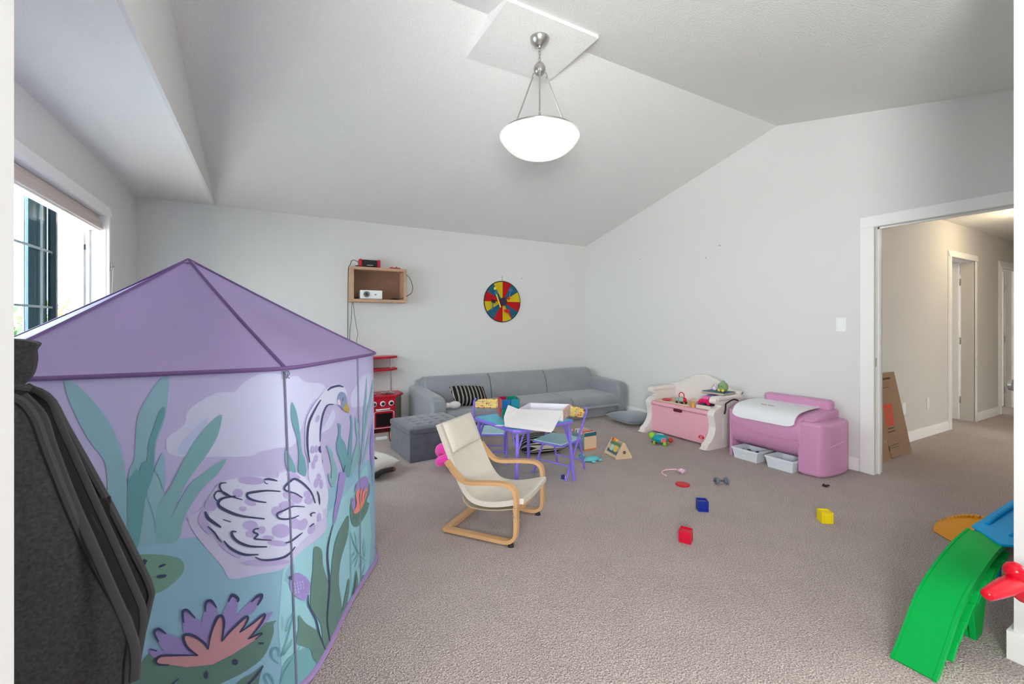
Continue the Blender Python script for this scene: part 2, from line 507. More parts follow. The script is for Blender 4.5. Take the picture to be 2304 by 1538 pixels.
# rooms behind the hall doors: plain unseen shells, walled to limit daylight, one far opening
b = NB(); box(b, 6.0, 10.9, 2.09, 5.0, 2.44, 2.54); struct('ceiling_bedroom', b, m_ceil)
b = NB(); box(b, 5.9, 6.0, 2.09, 5.1, 0, 2.44); box(b, 10.9, 11.0, 2.09, 5.1, 0, 2.44); box(b, 5.9, 7.9, 5.0, 5.1, 0, 2.44); box(b, 8.9, 11.0, 5.0, 5.1, 0, 2.44); box(b, 7.9, 8.9, 5.0, 5.1, 0, 0.9); box(b, 7.9, 8.9, 5.0, 5.1, 2.1, 2.44); struct('wall_bedroom', b, m_hallwall)
def hall_door(name, x0, x1, label):
    d = thing(name, label, None, (x0, 1.97, 0), kind='structure')
    for a0, a1, inn in ((x0 - 0.075, x0, 'hi'), (x1, x1 + 0.075, 'lo')):
        q = NB(); casing_strip(q, 'y', 1.97, -1, a0, a1, 0, 2.03, False, inn); add('casing', q, m_trim, d, True, sharp=True)
    q = NB(); casing_strip(q, 'y', 1.97, -1, x0 - 0.075, x1 + 0.075, 2.03, 2.105, True, 'lo'); add('casing', q, m_trim, d, True, sharp=True)
    q = NB(); box(q, x0 - 0.02, x0, 1.965, 2.095, 0, 2.03); add('jamb', q, m_trim, d, True, sharp=True)
    q = NB(); box(q, x1, x1 + 0.02, 1.965, 2.095, 0, 2.03); box(q, x1 - 0.012, x1, 2.01, 2.03, 0, 2.03); add('jamb', q, m_trim, d, True, sharp=True)
    q = NB(); box(q, x0 - 0.02, x1 + 0.02, 1.965, 2.095, 2.03, 2.05); box(q, x0, x1, 2.01, 2.03, 2.018, 2.03); add('jamb', q, m_trim, d, True, sharp=True)
    lf = NB(); box(lf, x1 - 0.043, x1 - 0.006, 2.105, 2.85, 0.012, 2.02)
    lo = add('door_leaf', lf, m_trim, d, True, sharp=True)
    for z in (0.26, 1.02, 1.78):
        q = NB(); box(q, x1 - 0.003, x1 + 0.001, 2.055, 2.09, z - 0.045, z + 0.045); cyl(q, (x1 - 0.008, 2.098, z - 0.045), (x1 - 0.008, 2.098, z + 0.045), 0.007, 10)
        add('hinge', q, m_steel, d, True)
    return d
hall_door('door_2', 7.005, 7.815, 'white hallway door standing open, nearer one with three nickel hinges')
hall_door('door_3', 8.81, 9.61, 'white hallway door standing open at the far end of the hall')

# ------------------------------------------------------------------ window
wn = thing('window_1', 'white framed gridded window in the left wall', None, (XL, (WY0 + WY1) / 2, WZ0), kind='structure')
b = NB()
casing_strip(b, 'x', XL, 1, WY1, WY1 + 0.075, WZ0 - 0.075, WZ1, False, 'lo'); add('casing', b, m_trim, wn, True, sharp=True)
b = NB(); casing_strip(b, 'x', XL, 1, WY0 - 0.075, WY1 + 0.075, WZ1, WZ1 + 0.075, True, 'lo'); add('casing', b, m_trim, wn, True, sharp=True)
b = NB(); casing_strip(b, 'x', XL, 1, WY0 - 0.075, WY0, WZ0 - 0.075, WZ1, False, 'hi'); add('casing', b, m_trim, wn, True, sharp=True)
b = NB(); box(b, XL - 0.18, XL + 0.03, WY0 - 0.09, WY1 + 0.09, WZ0 - 0.025, WZ0, 0.004); add('window_sill', b, m_trim, wn, True)
XG = XL - 0.165
b = NB()   # reveal liner and vinyl frame steps
box(b, XL - 0.18, XL, WY1 - 0.006, WY1, WZ0, WZ1); box(b, XL - 0.18, XL, WY0, WY0 + 0.006, WZ0, WZ1); box(b, XL - 0.18, XL, WY0, WY1, WZ1 - 0.006, WZ1)
box(b, XG - 0.02, XG + 0.05, WY1 - 0.055, WY1 - 0.006, WZ0, WZ1); box(b, XG + 0.0, XG + 0.075, WY1 - 0.03, WY1 - 0.006, WZ0, WZ1)
box(b, XG - 0.02, XG + 0.05, WY0 + 0.006, WY0 + 0.055, WZ0, WZ1); box(b, XG - 0.02, XG + 0.05, WY0, WY1, WZ1 - 0.055, WZ1 - 0.006); box(b, XG - 0.02, XG + 0.05, WY0, WY1, WZ0, WZ0 + 0.05)
add('window_frame', b, m_winwhite, wn, True, sharp=True)
m_darkstile = M('slate_sash', (62, 78, 86), 0.4, k=1.0)
m_bandpanel = M('slate_band_panel', (92, 116, 124), 0.5, k=1.0)
b = NB(); box(b, XG - 0.02, XG + 0.02, 4.065, 4.095, WZ0 + 0.05, WZ1 - 0.055); add('sash_stile', b, m_darkstile, wn, True, sharp=True)
m_grille = M('grille_bar', (150, 168, 172), 0.4)
for y in (2.76, 2.99, 3.22, 3.45, 3.68, 3.915):
    b = NB(); box(b, XG - 0.004, XG + 0.004, y - 0.007, y + 0.007, WZ0 + 0.05, WZ1 - 0.055); add('grille_bar', b, m_grille, wn, True, sharp=True)
for z in (0.98, 1.345, 1.715):
    b = NB(); box(b, XG - 0.0042, XG + 0.0042, WY0 + 0.05, 4.065, z - 0.007, z + 0.007); add('grille_bar', b, m_grille, wn, True, sharp=True)
for a0, a1 in ((WY0 + 0.055, 4.065),):
    b = NB(); box(b, XG - 0.012, XG - 0.008, a0, a1, WZ0 + 0.05, WZ1 - 0.055); add('pane', b, m_glass, wn, True, sharp=True)
b = NB()
for i, (y0, y1, dx) in enumerate(((3.80, 3.89, 0.0), (3.895, 3.955, 0.012), (3.96, 4.00, 0.024), (4.005, 4.062, 0.036))):
    box(b, XG - 0.035 - dx, XG - 0.022, y0, y1, WZ0 + 0.05, WZ1 - 0.06)
add('dark_band_panel', b, m_bandpanel, wn, True, sharp=True)  # made-up slate panel filling the dark band behind the pane
b = NB(); box(b, XG + 0.048, XG + 0.056, WY1 - 0.04, WY1 - 0.025, 1.80, 1.84, 0.002); add('latch', b, m_darkstile, wn, True)
# folded roman shade
m_shade = M('shade_linen', (196, 184, 178), 0.8, bump=(400, 0.2, 0.002))
rs = thing('roman_shade', 'folded beige fabric window shade drawn up under the window head', 'window shade', (XL - 0.05, 3.47, 2.07))
for i, (z0, z1, dx) in enumerate(((2.035, 2.073, 0.0), (2.005, 2.04, 0.012), (1.965, 2.012, 0.02))):
    b = NB(); box(b, XL - 0.085, XL - 0.035 + dx, WY0 + 0.02, WY1 - 0.012, z0, z1, 0.008, 3); add('fabric_fold', b, m_shade, rs, True)
b = NB(); box(b, XL - 0.09, XL - 0.03, WY0 + 0.02, WY1 - 0.012, 1.955, 1.966, 0.002, 1); add('bottom_rail', b, m_trim, rs, True)
cl = thing('shade_cord', 'thin white shade cord on a cleat at the right window casing', 'cord', (XL + 0.02, 4.54, 1.70))
b = NB(); box(b, XL + 0.021, XL + 0.03, 4.53, 4.55, 1.66, 1.71, 0.002); tube(b, [(XL + 0.028, 4.52, 1.68), (XL + 0.04, 4.54, 1.69), (XL + 0.028, 4.56, 1.685)], 0.004, 6); add('cleat', b, m_steel, cl, True)
b = NB(); tube(b, smooth([(XL + 0.034, 4.54, 1.69), (XL + 0.03, 4.53, 1.5), (XL + 0.03, 4.535, 1.3), (XL + 0.03, 4.53, 1.1)]), 0.0025, 6); add('cord', b, m_trim, cl, True)

# trees and ground outside
m_bounce_ground = M('pale_bounce_ground', (205, 203, 194), 0.95)  # outside ground made pale to bounce light up through the window
b = NB(); box(b, -60, -1.5, -30, 60, -3.4, -3.3); o = add('ground', b, m_bounce_ground, sharp=True); tag(o, 'ground outside below the window, paled to bounce light upward', None, kind='structure')
def tree(name, c, rx, rz, seed, rgb, label):
    rnd = random.Random(seed)
    t = thing(name, label, 'tree', (c[0], c[1], -3.3), group='trees outside the window')
    bb = NB(); tube(bb, smooth([(c[0], c[1], -3.3), (c[0] + .1, c[1], -1.5), (c[0], c[1] + .1, c[2])], 4), 0.12, 8); add('trunk', bb, M('bark', (96, 82, 70), 0.9), t, True)
    bb = NB()
    for i in range(2600):
        while True:
            p = Vector((rnd.uniform(-1, 1), rnd.uniform(-1, 1), rnd.uniform(-1, 1)))
            if 0.25 < p.length < 1 - 0.25 * rnd.random(): break
        q = Vector((c[0] + p.x * rx, c[1] + p.y * rx, c[2] + p.z * rz))
        s = rnd.uniform(0.05, 0.11)
        a = Vector((rnd.uniform(-1, 1), rnd.uniform(-1, 1), rnd.uniform(-1, 1))).normalized()
        d = a.orthogonal().normalized()
        e = a.cross(d)
        vv = [bb.verts.new(q + d * s), bb.verts.new(q + e * s * .5), bb.verts.new(q - d * s), bb.verts.new(q - e * s * .5)]
        bb.faces.new(vv)
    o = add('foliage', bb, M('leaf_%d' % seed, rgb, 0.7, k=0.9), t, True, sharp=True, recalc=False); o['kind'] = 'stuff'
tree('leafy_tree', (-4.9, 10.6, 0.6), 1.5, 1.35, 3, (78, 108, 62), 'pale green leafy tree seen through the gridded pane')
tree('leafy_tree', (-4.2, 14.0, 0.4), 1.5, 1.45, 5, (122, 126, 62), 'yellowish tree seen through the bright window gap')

# ------------------------------------------------------------------ ceiling box and pendant lamp
b = NB(); box(b, 1.19, 1.86, 2.19, 2.80, 3.085, 3.25)
struct('trim_1', b, m_ceil, label='flat box on the ridge carrying the pendant lamp')
LX, LY = 1.526, 2.375
lamp = thing('pendant_lamp', 'frosted glass bowl pendant lamp hung from brushed nickel rods', 'lamp', (LX, LY, 3.085))
b = NB(); lathe(b, [(0, 3.085), (0.062, 3.085), (0.062, 3.078), (0.055, 3.062), (0.035, 3.04), (0.012, 3.03), (0.008, 3.02), (0, 3.018)], 28, Matrix.Translation((LX, LY, 0))); add('canopy', b, m_steel, lamp, True)
b = NB()
z = 3.018
k = 0
while z > 2.925:
    pts = []
    for i in range(12):
        a = 2 * math.pi * i / 12
        ox, oz = 0.0075 * math.cos(a), 0.0135 * math.sin(a)
        pts.append((LX + (ox if k % 2 else 0), LY + (0 if k % 2 else ox), z - 0.008 + oz))
    tube(b, pts, 0.0022, 6, closed=True); z -= 0.021; k += 1
add('chain', b, m_steel, lamp, True)
HZ = 2.885
b = NB(); ball(b, (LX, LY, HZ), 0.039, 20, (1, 1, 1.12)); cyl(b, (LX, LY, HZ + .03), (LX, LY, HZ + .052), 0.006, 10); add('hub', b, m_steel, lamp, True)
RR, RZ = 0.232, 2.462
base_a = math.atan2(-LY, -LX)
for i in range(3):
    a = base_a + 2 * math.pi * i / 3
    ca, sa = math.cos(a), math.sin(a)
    b = NB()
    tube(b, [(LX + .052 * ca, LY + .052 * sa, HZ - .035), (LX + (RR - .012) * ca, LY + (RR - .012) * sa, RZ + .045)], 0.0048, 8)
    tube(b, [(LX + .03 * ca, LY + .03 * sa, HZ - .018), (LX + .045 * ca, LY + .045 * sa, HZ - .012), (LX + .055 * ca, LY + .055 * sa, HZ - .03), (LX + .05 * ca, LY + .05 * sa, HZ - .045)], 0.0035, 6)
    ball(b, (LX + (RR - .008) * ca, LY + (RR - .008) * sa, RZ + .03), 0.0075, 10)
    cyl(b, (LX + RR * ca, LY + RR * sa, RZ - .012), (LX + (RR - .004) * ca, LY + (RR - .004) * sa, RZ + .025), 0.0065, 10)
    add('rod', b, m_steel, lamp, True)
b = NB(); lathe(b, [(0.222, RZ - .008), (0.238, RZ - .010), (0.241, RZ + .006), (0.236, RZ + .012), (0.222, RZ + .012), (0.222, RZ - .008)], 48, Matrix.Translation((LX, LY, 0)), cap=False); add('rim', b, m_steel, lamp, True)
def bowl_mat():
    m = bpy.data.materials.new('frosted_bowl'); m.use_nodes = True
    nt = m.node_tree; nt.nodes.clear()
    o = nt.nodes.new('ShaderNodeOutputMaterial')
    d = nt.nodes.new('ShaderNodeBsdfDiffuse'); d.inputs[0].default_value = (0.85, 0.85, 0.84, 1)
    t_ = nt.nodes.new('ShaderNodeBsdfTranslucent'); t_.inputs[0].default_value = (0.9, 0.9, 0.88, 1)
    mx = nt.nodes.new('ShaderNodeMixShader'); mx.inputs[0].default_value = 0.55
    g = nt.nodes.new('ShaderNodeEmission'); g.inputs[0].default_value = (1.0, 0.99, 0.97, 1); g.inputs[1].default_value = 0.10
    ad = nt.nodes.new('ShaderNodeAddShader')
    nt.links.new(d.outputs[0], mx.inputs[1]); nt.links.new(t_.outputs[0], mx.inputs[2])
    nt.links.new(mx.outputs[0], ad.inputs[0]); nt.links.new(g.outputs[0], ad.inputs[1]); nt.links.new(ad.outputs[0], o.inputs[0])
    return m
m_bowl = bowl_mat()
m_frost = M('frosted_glass_lip', (225, 227, 224), 0.3, k=1.05)
prof = [(0.258, RZ - .022), (0.25, RZ - .036), (0.222, RZ - .072), (0.178, RZ - .108), (0.12, RZ - .133), (0.06, RZ - .146), (0.0, RZ - .150)]
b = NB(); lathe(b, [(p.x, p.y) for p in smooth([(r, z, 0) for r, z in prof], 4)], 48, Matrix.Translation((LX, LY, 0)), cap=False); bo = add('bowl', b, m_bowl, lamp, True)
b = NB(); lathe(b, [(0.2585, RZ - .022), (0.263, RZ - .019), (0.2625, RZ - .012), (0.245, RZ - .006), (0.232, RZ - .006), (0.232, RZ - .012), (0.2585, RZ - .022)], 48, Matrix.Translation((LX, LY, 0)), cap=False); add('glass_lip', b, m_frost, bo, True)
pl = bpy.data.lights.new('bulb', 'POINT'); pl.energy = 0.5; pl.shadow_soft_size = 0.045; pl.color = (1.0, 0.97, 0.92)
po = bpy.data.objects.new('bulb', pl); COL.objects.link(po); po.location = (LX + .02, LY - .03, RZ - .05)
b = NB(); ball(b, (LX + .02, LY - .03, RZ - .02), 0.02, 12)
add('socket', b, m_steel, lamp, True)

# hall ceiling lamp
hl = thing('hall_ceiling_lamp', 'glowing amber glass ceiling lamp in the hallway', 'lamp', (7.0, 1.28, 2.44))
m_amber = M('amber_glass', (250, 200, 90), 0.3, emit=((255, 205, 110), 2.2))
b = NB(); lathe(b, [(0.0, 2.335), (0.05, 2.338), (0.11, 2.355), (0.155, 2.385), (0.165, 2.405), (0.16, 2.41)], 32, Matrix.Translation((7.0, 1.28, 0)), cap=False); add('glass_dome', b, m_amber, hl, True)
b = NB(); lathe(b, [(0, 2.40), (0.09, 2.40), (0.10, 2.44), (0, 2.44)], 28, Matrix.Translation((7.0, 1.28, 0))); ball(b, (7.0, 1.28, 2.328), 0.012, 10); add('mount', b, M('bronze', (120, 92, 60), 0.4, metal=0.8), hl, True)
p2 = bpy.data.lights.new('hall_bulb', 'POINT'); p2.energy = 9; p2.shadow_soft_size = 0.12; p2.color = (1.0, 0.82, 0.55)
po2 = bpy.data.objects.new('hall_bulb', p2); COL.objects.link(po2); po2.location = (7.0, 1.28, 2.27)

# ------------------------------------------------------------------ play tent
TC = Vector((-0.32, 2.40))
RIMZ, APEXZ = 1.08, 1.518
TN = [R(-33 + 60 * i) for i in range(6)]
def tent_r(th, z):
    s = 0.0
    for n in TN:
        c = math.cos(th - n)
        if c > 0: s += c ** 22
    r = 0.82 * 0.8660 / (s ** (1 / 22))
    t = max(0.0, 1 - z / RIMZ)
    dE = math.atan2(math.sin(th - math.pi), math.cos(th - math.pi))
    r *= 1 - 0.10 * math.exp(-(dE / R(34)) ** 2)
    dA = math.atan2(math.sin(th - R(-63)), math.cos(th - R(-63)))
    return r * (1 + t * (0.015 + 0.085 * math.exp(-(dA / R(24)) ** 2)))
def tent_p(th, z, off=0.0):
    r = tent_r(th, z) + off
    return Vector((TC.x + r * math.cos(th), TC.y + r * math.sin(th), z))
def tent_hit(x, y):
    """where the sight line through a pixel first meets the tent wall: (theta, z)"""
    r = ray(x, y)
    d, step, prev = 0.5, 0.01, None
    while d < 4.5:
        px, py, pz = r.x * d - TC.x, r.y * d - TC.y, H + r.z * d
        f = math.hypot(px, py) - tent_r(math.atan2(py, px), pz)
        if f < 0:
            lo, hi = d - step, d
            for _ in range(20):
                m = (lo + hi) / 2
                px, py, pz = r.x * m - TC.x, r.y * m - TC.y, H + r.z * m
                if math.hypot(px, py) - tent_r(math.atan2(py, px), pz) < 0: hi = m
                else: lo = m
            return math.atan2(py, px), pz
        d += step
    # just past the silhouette: nearest approach
    best = None
    for i in range(400):
        d = 0.8 + i * 0.006
        px, py, pz = r.x * d - TC.x, r.y * d - TC.y, H + r.z * d
        f = math.hypot(px, py) - tent_r(math.atan2(py, px), pz)
        if best is None or f < best[0]: best = (f, math.atan2(py, px), pz)
    return best[1], best[2]

def fabric(name, rgb, tl=0.35, bump=0.25):
    m = bpy.data.materials.new(name); m.use_nodes = True
    nt = m.node_tree; b_ = nt.nodes['Principled BSDF']; out = nt.nodes['Material Output']
    c = C(*rgb, k=1.22)
    b_.inputs['Base Color'].default_value = c; b_.inputs['Roughness'].default_value = 0.5; b_.inputs['Specular IOR Level'].default_value = 0.35
    tr = nt.nodes.new('ShaderNodeBsdfTranslucent'); tr.inputs[0].default_value = c
    mx = nt.nodes.new('ShaderNodeMixShader'); mx.inputs[0].default_value = tl
    tc = nt.nodes.new('ShaderNodeTexCoord'); mp = nt.nodes.new('ShaderNodeMapping'); mp.inputs['Scale'].default_value = (1.0, 1.0, 0.45)
    n = nt.nodes.new('ShaderNodeTexNoise'); n.inputs['Scale'].default_value = 7; n.inputs['Detail'].default_value = 3
    bp = nt.nodes.new('ShaderNodeBump'); bp.inputs['Strength'].default_value = bump; bp.inputs['Distance'].default_value = 0.03
    nt.links.new(tc.outputs['Object'], mp.inputs['Vector']); nt.links.new(mp.outputs['Vector'], n.inputs['Vector'])
    nt.links.new(n.outputs['Fac'], bp.inputs['Height']); nt.links.new(bp.outputs['Normal'], b_.inputs['Normal'])
    nt.links.new(b_.outputs[0], mx.inputs[1]); nt.links.new(tr.outputs[0], mx.inputs[2]); nt.links.new(mx.outputs[0], out.inputs[0])
    return m
m_roof = fabric('lilac_roof_nylon', (174, 158, 200), 0.3)
m_tentwall = fabric('pale_lilac_nylon', (184, 180, 214), 0.25)
m_piping = M('plum_piping', (104, 80, 128), 0.6)
m_seam = M('grey_seam_tape', (116, 118, 140), 0.7)
tent = thing('play_tent', 'lilac children\'s pavilion tent printed with a swan and water lilies', 'tent', (TC.x, TC.y, 0))
th805, _z = tent_hit(805, 950)
cuts = [R(-63), th805, R(57), R(117), R(177), R(237), R(297)]
for a0, a1 in zip(cuts, cuts[1:]):
    n = max(3, int((a1 - a0) / R(1.5)))
    bb = NB(); g = []
    for i in range(n + 1):
        th = a0 + (a1 - a0) * i / n
        g.append([bb.verts.new(tent_p(th, RIMZ * j / 14)) for j in range(15)])
    for i in range(n):
        for j in range(14):
            bb.faces.new((g[i][j], g[i + 1][j], g[i + 1][j + 1], g[i][j + 1]))
    add('wall_panel', bb, m_tentwall, tent, True, recalc=False)
rcuts = [R(-63 + 60 * i) for i in range(7)]
for a0, a1 in zip(rcuts, rcuts[1:]):
    n = 24; bb = NB(); g = []
    for i in range(n + 1):
        th = a0 + (a1 - a0) * i / n
        p = tent_p(th, RIMZ, 0.008)
        col = []
        for j in range(9):
            t = j / 8
            q = Vector((TC.x, TC.y, APEXZ)) * t + p * (1 - t)
            sag = -0.018 * math.sin(math.pi * t) * (1 - 0.6 * math.cos((th - a0) / (a1 - a0) * 2 * math.pi))
            q.z += sag
            col.append(bb.verts.new(q))
        g.append(col)
    for i in range(n):
        for j in range(8):
            bb.faces.new((g[i][j], g[i + 1][j], g[i + 1][j + 1], g[i][j + 1]))
    bmesh.ops.remove_doubles(bb, verts=bb.verts, dist=1e-5)
    add('roof_panel', bb, m_roof, tent, True, recalc=False)
for i in range(6):
    th = R(-63 + 60 * i); bb = NB(); pts = []
    for j in range(13):
        t = j / 12
        q = Vector((TC.x, TC.y, APEXZ + .001)) * t + tent_p(th, RIMZ, 0.008) * (1 - t)
        q.z += -0.018 * math.sin(math.pi * t) * 0.4 + 0.002
        pts.append(q)
    tube(bb, pts, 0.006, 6); add('roof_seam', bb, m_piping, tent, True)
bb = NB(); tube(bb, [tent_p(R(3 * i), RIMZ, 0.010) for i in range(120)], 0.007, 8, closed=True); add('rim_piping', bb, m_piping, tent, True)
bb = NB(); tube(bb, [tent_p(R(3 * i), 0.012, 0.004) for i in range(120)], 0.012, 8, closed=True); add('hem_trim', bb, M('lilac_hem', (150, 125, 175), 0.6), tent, True)
for th in (R(-63), th805):
    bb = NB(); tube(bb, [tent_p(th, 0.02 + 1.05 * j / 12, 0.0035) for j in range(13)], 0.0035, 6); add('wall_seam', bb, m_seam, tent, True)
bb = NB(); lathe(bb, [(0.03, APEXZ - .014), (0.016, APEXZ - .004), (0.006, APEXZ + .004), (0, APEXZ + .005)], 12, Matrix.Translation((TC.x, TC.y, 0))); add('peak_cap', bb, m_roof, tent, True)
bb = NB()
q = tent_p(R(-63), RIMZ, .012)
for k in range(3):
    tube(bb, smooth([(q.x, q.y, q.z), (q.x + .006 * k, q.y - .004, q.z - .02), (q.x + .012 - .01 * k, q.y - .006, q.z - .035)], 3), 0.0018, 5)
add('corner_tie', bb, m_seam, tent, True)
tp = gp(831, 1262)
bb = NB(); box(bb, -.02, .03, -.002, .002, 0.0, .03, mat=rot(R(-25), R(-20), 0, (tp.x + .0, tp.y, tp.z + .004))); add('care_tag', bb, M('care_tag_white', (222, 220, 222)), tent, True)

# the printed picture on the cloth
pcol = {}
PM = []
def pm(name, rgb):
    m = fabric('print_' + name, rgb, 0.15, 0.2); PM.append(m); pcol[name] = len(PM) - 1
for nm, c in (('water', (138, 178, 200)), ('waterr', (146, 194, 206)), ('cloud', (193, 197, 224)), ('cloudb', (174, 188, 222)), ('leafl', (136, 174, 190)), ('leafm', (124, 168, 176)),
              ('leafd', (102, 152, 162)), ('green', (98, 130, 124)), ('greenl', (114, 152, 140)), ('swan', (198, 202, 228)), ('halo', (186, 184, 216)), ('blot', (170, 160, 204)),
              ('ink', (62, 68, 102)), ('purple', (148, 136, 194)), ('coral', (196, 146, 156)), ('orange', (226, 136, 122)), ('mask', (128, 144, 180)), ('cheek', (218, 192, 210)),
              ('beak', (176, 152, 78)), ('teal', (92, 150, 158)), ('tealp', (112, 162, 172))):
    pm(nm, c)
FR = {'3': (300, 780, 3.6625), '4': (300, 1150, 3.964), 'L': (60, 820, 3.495), 'R': (730, 840, 5.917), 'S': (740, 1080, 4.527)}
pb = NB()
def emit_poly(tz, layer, ci):
    """tz: outline in (theta, z); triangulated finely enough to follow the cloth"""
    P = [Vector((t * 0.75, z)) for t, z in tz]
    n = len(P)
    xs = [p.x for p in P]; ys = [p.y for p in P]
    ext = []
    gx, gy = 0.026, 0.07
    i0, i1 = int(min(xs) / gx) - 1, int(max(xs) / gx) + 1
    j0, j1 = int(min(ys) / gy) - 1, int(max(ys) / gy) + 1
    def inside(q):
        c = False
        for a in range(n):
            p1, p2 = P[a], P[a - 1]
            if (p1.y > q.y) != (p2.y > q.y) and q.x < (p2.x - p1.x) * (q.y - p1.y) / (p2.y - p1.y) + p1.x: c = not c
        return c
    for i in range(i0, i1 + 1):
        for j in range(j0, j1 + 1):
            q = Vector((i * gx, j * gy))
            if inside(q): ext.append(q)
    r_ = delaunay_2d_cdt(P + ext, [(i, (i + 1) % n) for i in range(n)], [list(range(n))], 1, 1e-5)
    vv = [pb.verts.new(tent_p(p.x / 0.75, max(p.y, 0.015), 0.0009 + 0.0008 * layer)) for p in r_[0]]
    for f in r_[2]:
        cen = sum((r_[0][i] for i in f), Vector((0, 0))) / len(f)
        if not inside(cen): continue
        try:
            fc = pb.faces.new([vv[i] for i in f]); fc.material_index = pcol[ci]; fc.smooth = True
        except ValueError:
            pass
def px(fr, pts):
    x0, y0, s = FR[fr]
    return [(x0 + x / s, y0 + y / s) for x, y in pts]
def dens(P, closed=True, step=9):
    out = []
    n = len(P)
    for i in range(n if closed else n - 1):
        a, b_ = P[i], P[(i + 1) % n]
        k = max(1, int(math.hypot(b_[0] - a[0], b_[1] - a[1]) / step))
        for j in range(k):
            out.append((a[0] + (b_[0] - a[0]) * j / k, a[1] + (b_[1] - a[1]) * j / k))
    if not closed: out.append(P[-1])
    return out
def shape(fr, pts, layer, ci, sm=True):
    P = px(fr, pts)
    if sm: P = [(p.x, p.y) for p in smooth([(x, y, 0) for x, y in P], 4, True)]
    tz = [tent_hit(x, y) for x, y in dens(P, step=12)]
    tz = [(t, max(0.012, min(RIMZ - .006, z))) for t, z in tz]
    emit_poly(tz, layer, ci)
def blob(fr, cx, cy, rx, ry, layer, ci, a=0):
    shape(fr, [(cx + rx * math.cos(t) * math.cos(a) - ry * math.sin(t) * math.sin(a), cy + rx * math.cos(t) * math.sin(a) + ry * math.sin(t) * math.cos(a)) for t in [i * math.pi / 4 for i in range(8)]], layer, ci)
def stroke(fr, pts, wd, ci='ink', layer=7, taper=True, sm=True):
    x0, y0, s = FR[fr]
    P = [Vector((x, y)) for x, y in px(fr, pts)]
    if sm and len(P) > 2: P = [Vector((p.x, p.y)) for p in smooth([(p.x, p.y, 0) for p in P], 4)]
    h = wd / s / 2
    n = len(P)
    for i in range(n - 1):          # short quads, each following the cloth
        def nrm(k):
            t = P[min(k + 1, n - 1)] - P[max(k - 1, 0)]
            return Vector((-t.y, t.x)).normalized() if t.length > 0 else Vector((0, 1))
        def wk(k):
            if not taper: return h
            e = min(k, n - 1 - k) / max(1, (n - 1) / 2)
            return h * (0.45 + 0.55 * min(1, e * 1.6))
        q = [P[i] + nrm(i) * wk(i), P[i + 1] + nrm(i + 1) * wk(i + 1), P[i + 1] - nrm(i + 1) * wk(i + 1), P[i] - nrm(i) * wk(i)]
        vv = []
        for v in q:
            t, z = tent_hit(v.x, v.y)
            vv.append(pb.verts.new(tent_p(t, max(0.012, z), 0.0009 + 0.0008 * layer)))
        fc = pb.faces.new(vv); fc.material_index = pcol[ci]
# water, from the wave line down to the hem
top = dens([(-40, 1278), (160, 1250), (280, 1230), (385, 1215), (450, 1206), (620, 1165), (736, 1104), (786, 1068), (812, 1042), (842, 1028)], False, 10)
tz = [tent_hit(x, y) for x, y in top]
t0, t1 = tz[0][0], tz[-1][0]
low = [(t1 + (t0 - t1) * i / 60, 0.015) for i in range(61)]
emit_poly(tz + low, 0, 'water')
shape('4', [(1330, 520), (1500, 350), (1700, 200), (1740, 0), (1900, -160), (2080, -420), (2120, 200), (2080, 700), (1700, 1400), (1330, 1480), (1290, 1000)], 1, 'waterr', False)
# clouds
shape('3', [(270, 790), (290, 740), (420, 640), (440, 540), (560, 440), (700, 375), (830, 370), (900, 300), (1000, 240), (1100, 215), (1245, 230), (1300, 245), (1350, 238), (1420, 290), (1540, 300), (1585, 340), (1560, 400), (1480, 450), (1420, 560), (1330, 800), (1200, 830), (1050, 860), (950, 900), (600, 905), (400, 905), (290, 870)], 0, 'cloud')
shape('3', [(370, 850), (440, 740), (560, 620), (615, 590), (560, 720), (430, 880)], 1, 'cloudb')
shape('3', [(1600, 600), (1640, 520), (1660, 560), (1640, 640), (1570, 700), (1545, 690)], 1, 'cloud')
shape('R', [(345, 410), (350, 280), (400, 190), (470, 90), (510, 20), (620, 10), (640, 100), (635, 330), (600, 400), (400, 450)], 0, 'cloud')
# leaves, left
shape('L', [(315, 120), (470, 220), (700, 540), (790, 940), (800, 1430), (700, 1440), (640, 1180), (630, 800), (500, 600), (390, 400), (320, 220)], 2, 'leafl')
shape('L', [(1115, 70), (1110, 280), (1080, 450), (1020, 620), (1000, 850), (890, 1420), (800, 1425), (805, 870), (850, 740), (870, 440), (930, 290), (1030, 140)], 2, 'leafl')
shape('L', [(1080, 330), (1085, 400), (1010, 620), (1000, 850), (940, 1040), (880, 1420), (805, 1425), (800, 950), (820, 880), (870, 815), (890, 850), (910, 770), (950, 740), (960, 620), (1000, 500), (1040, 380)], 4, 'leafd')
shape('L', [(1075, 690), (1090, 800), (1085, 1000), (1040, 1090), (1010, 1300), (1050, 1390), (880, 1415), (900, 1200), (940, 1030), (1010, 820)], 3, 'leafl')
shape('L', [(1510, 400), (1535, 410), (1500, 560), (1420, 700), (1330, 820), (1240, 960), (1130, 1220), (1080, 1380), (1020, 1390), (1010, 1200), (1050, 1050), (1110, 990), (1240, 740), (1330, 590), (1440, 460)], 3, 'leafm')
shape('L', [(1570, 740), (1500, 860), (1420, 930), (1330, 1040), (1240, 1200), (1190, 1375), (1070, 1390), (1130, 1220), (1200, 1080), (1290, 930), (1370, 870), (1470, 790)], 2, 'leafm')
stroke('L', [(890, 850), (940, 1000), (1000, 1180), (1015, 1300)], 6, 'leafd', 5)
stroke('L', [(1010, 820), (1050, 900), (1085, 1010)], 5, 'leafd', 5)
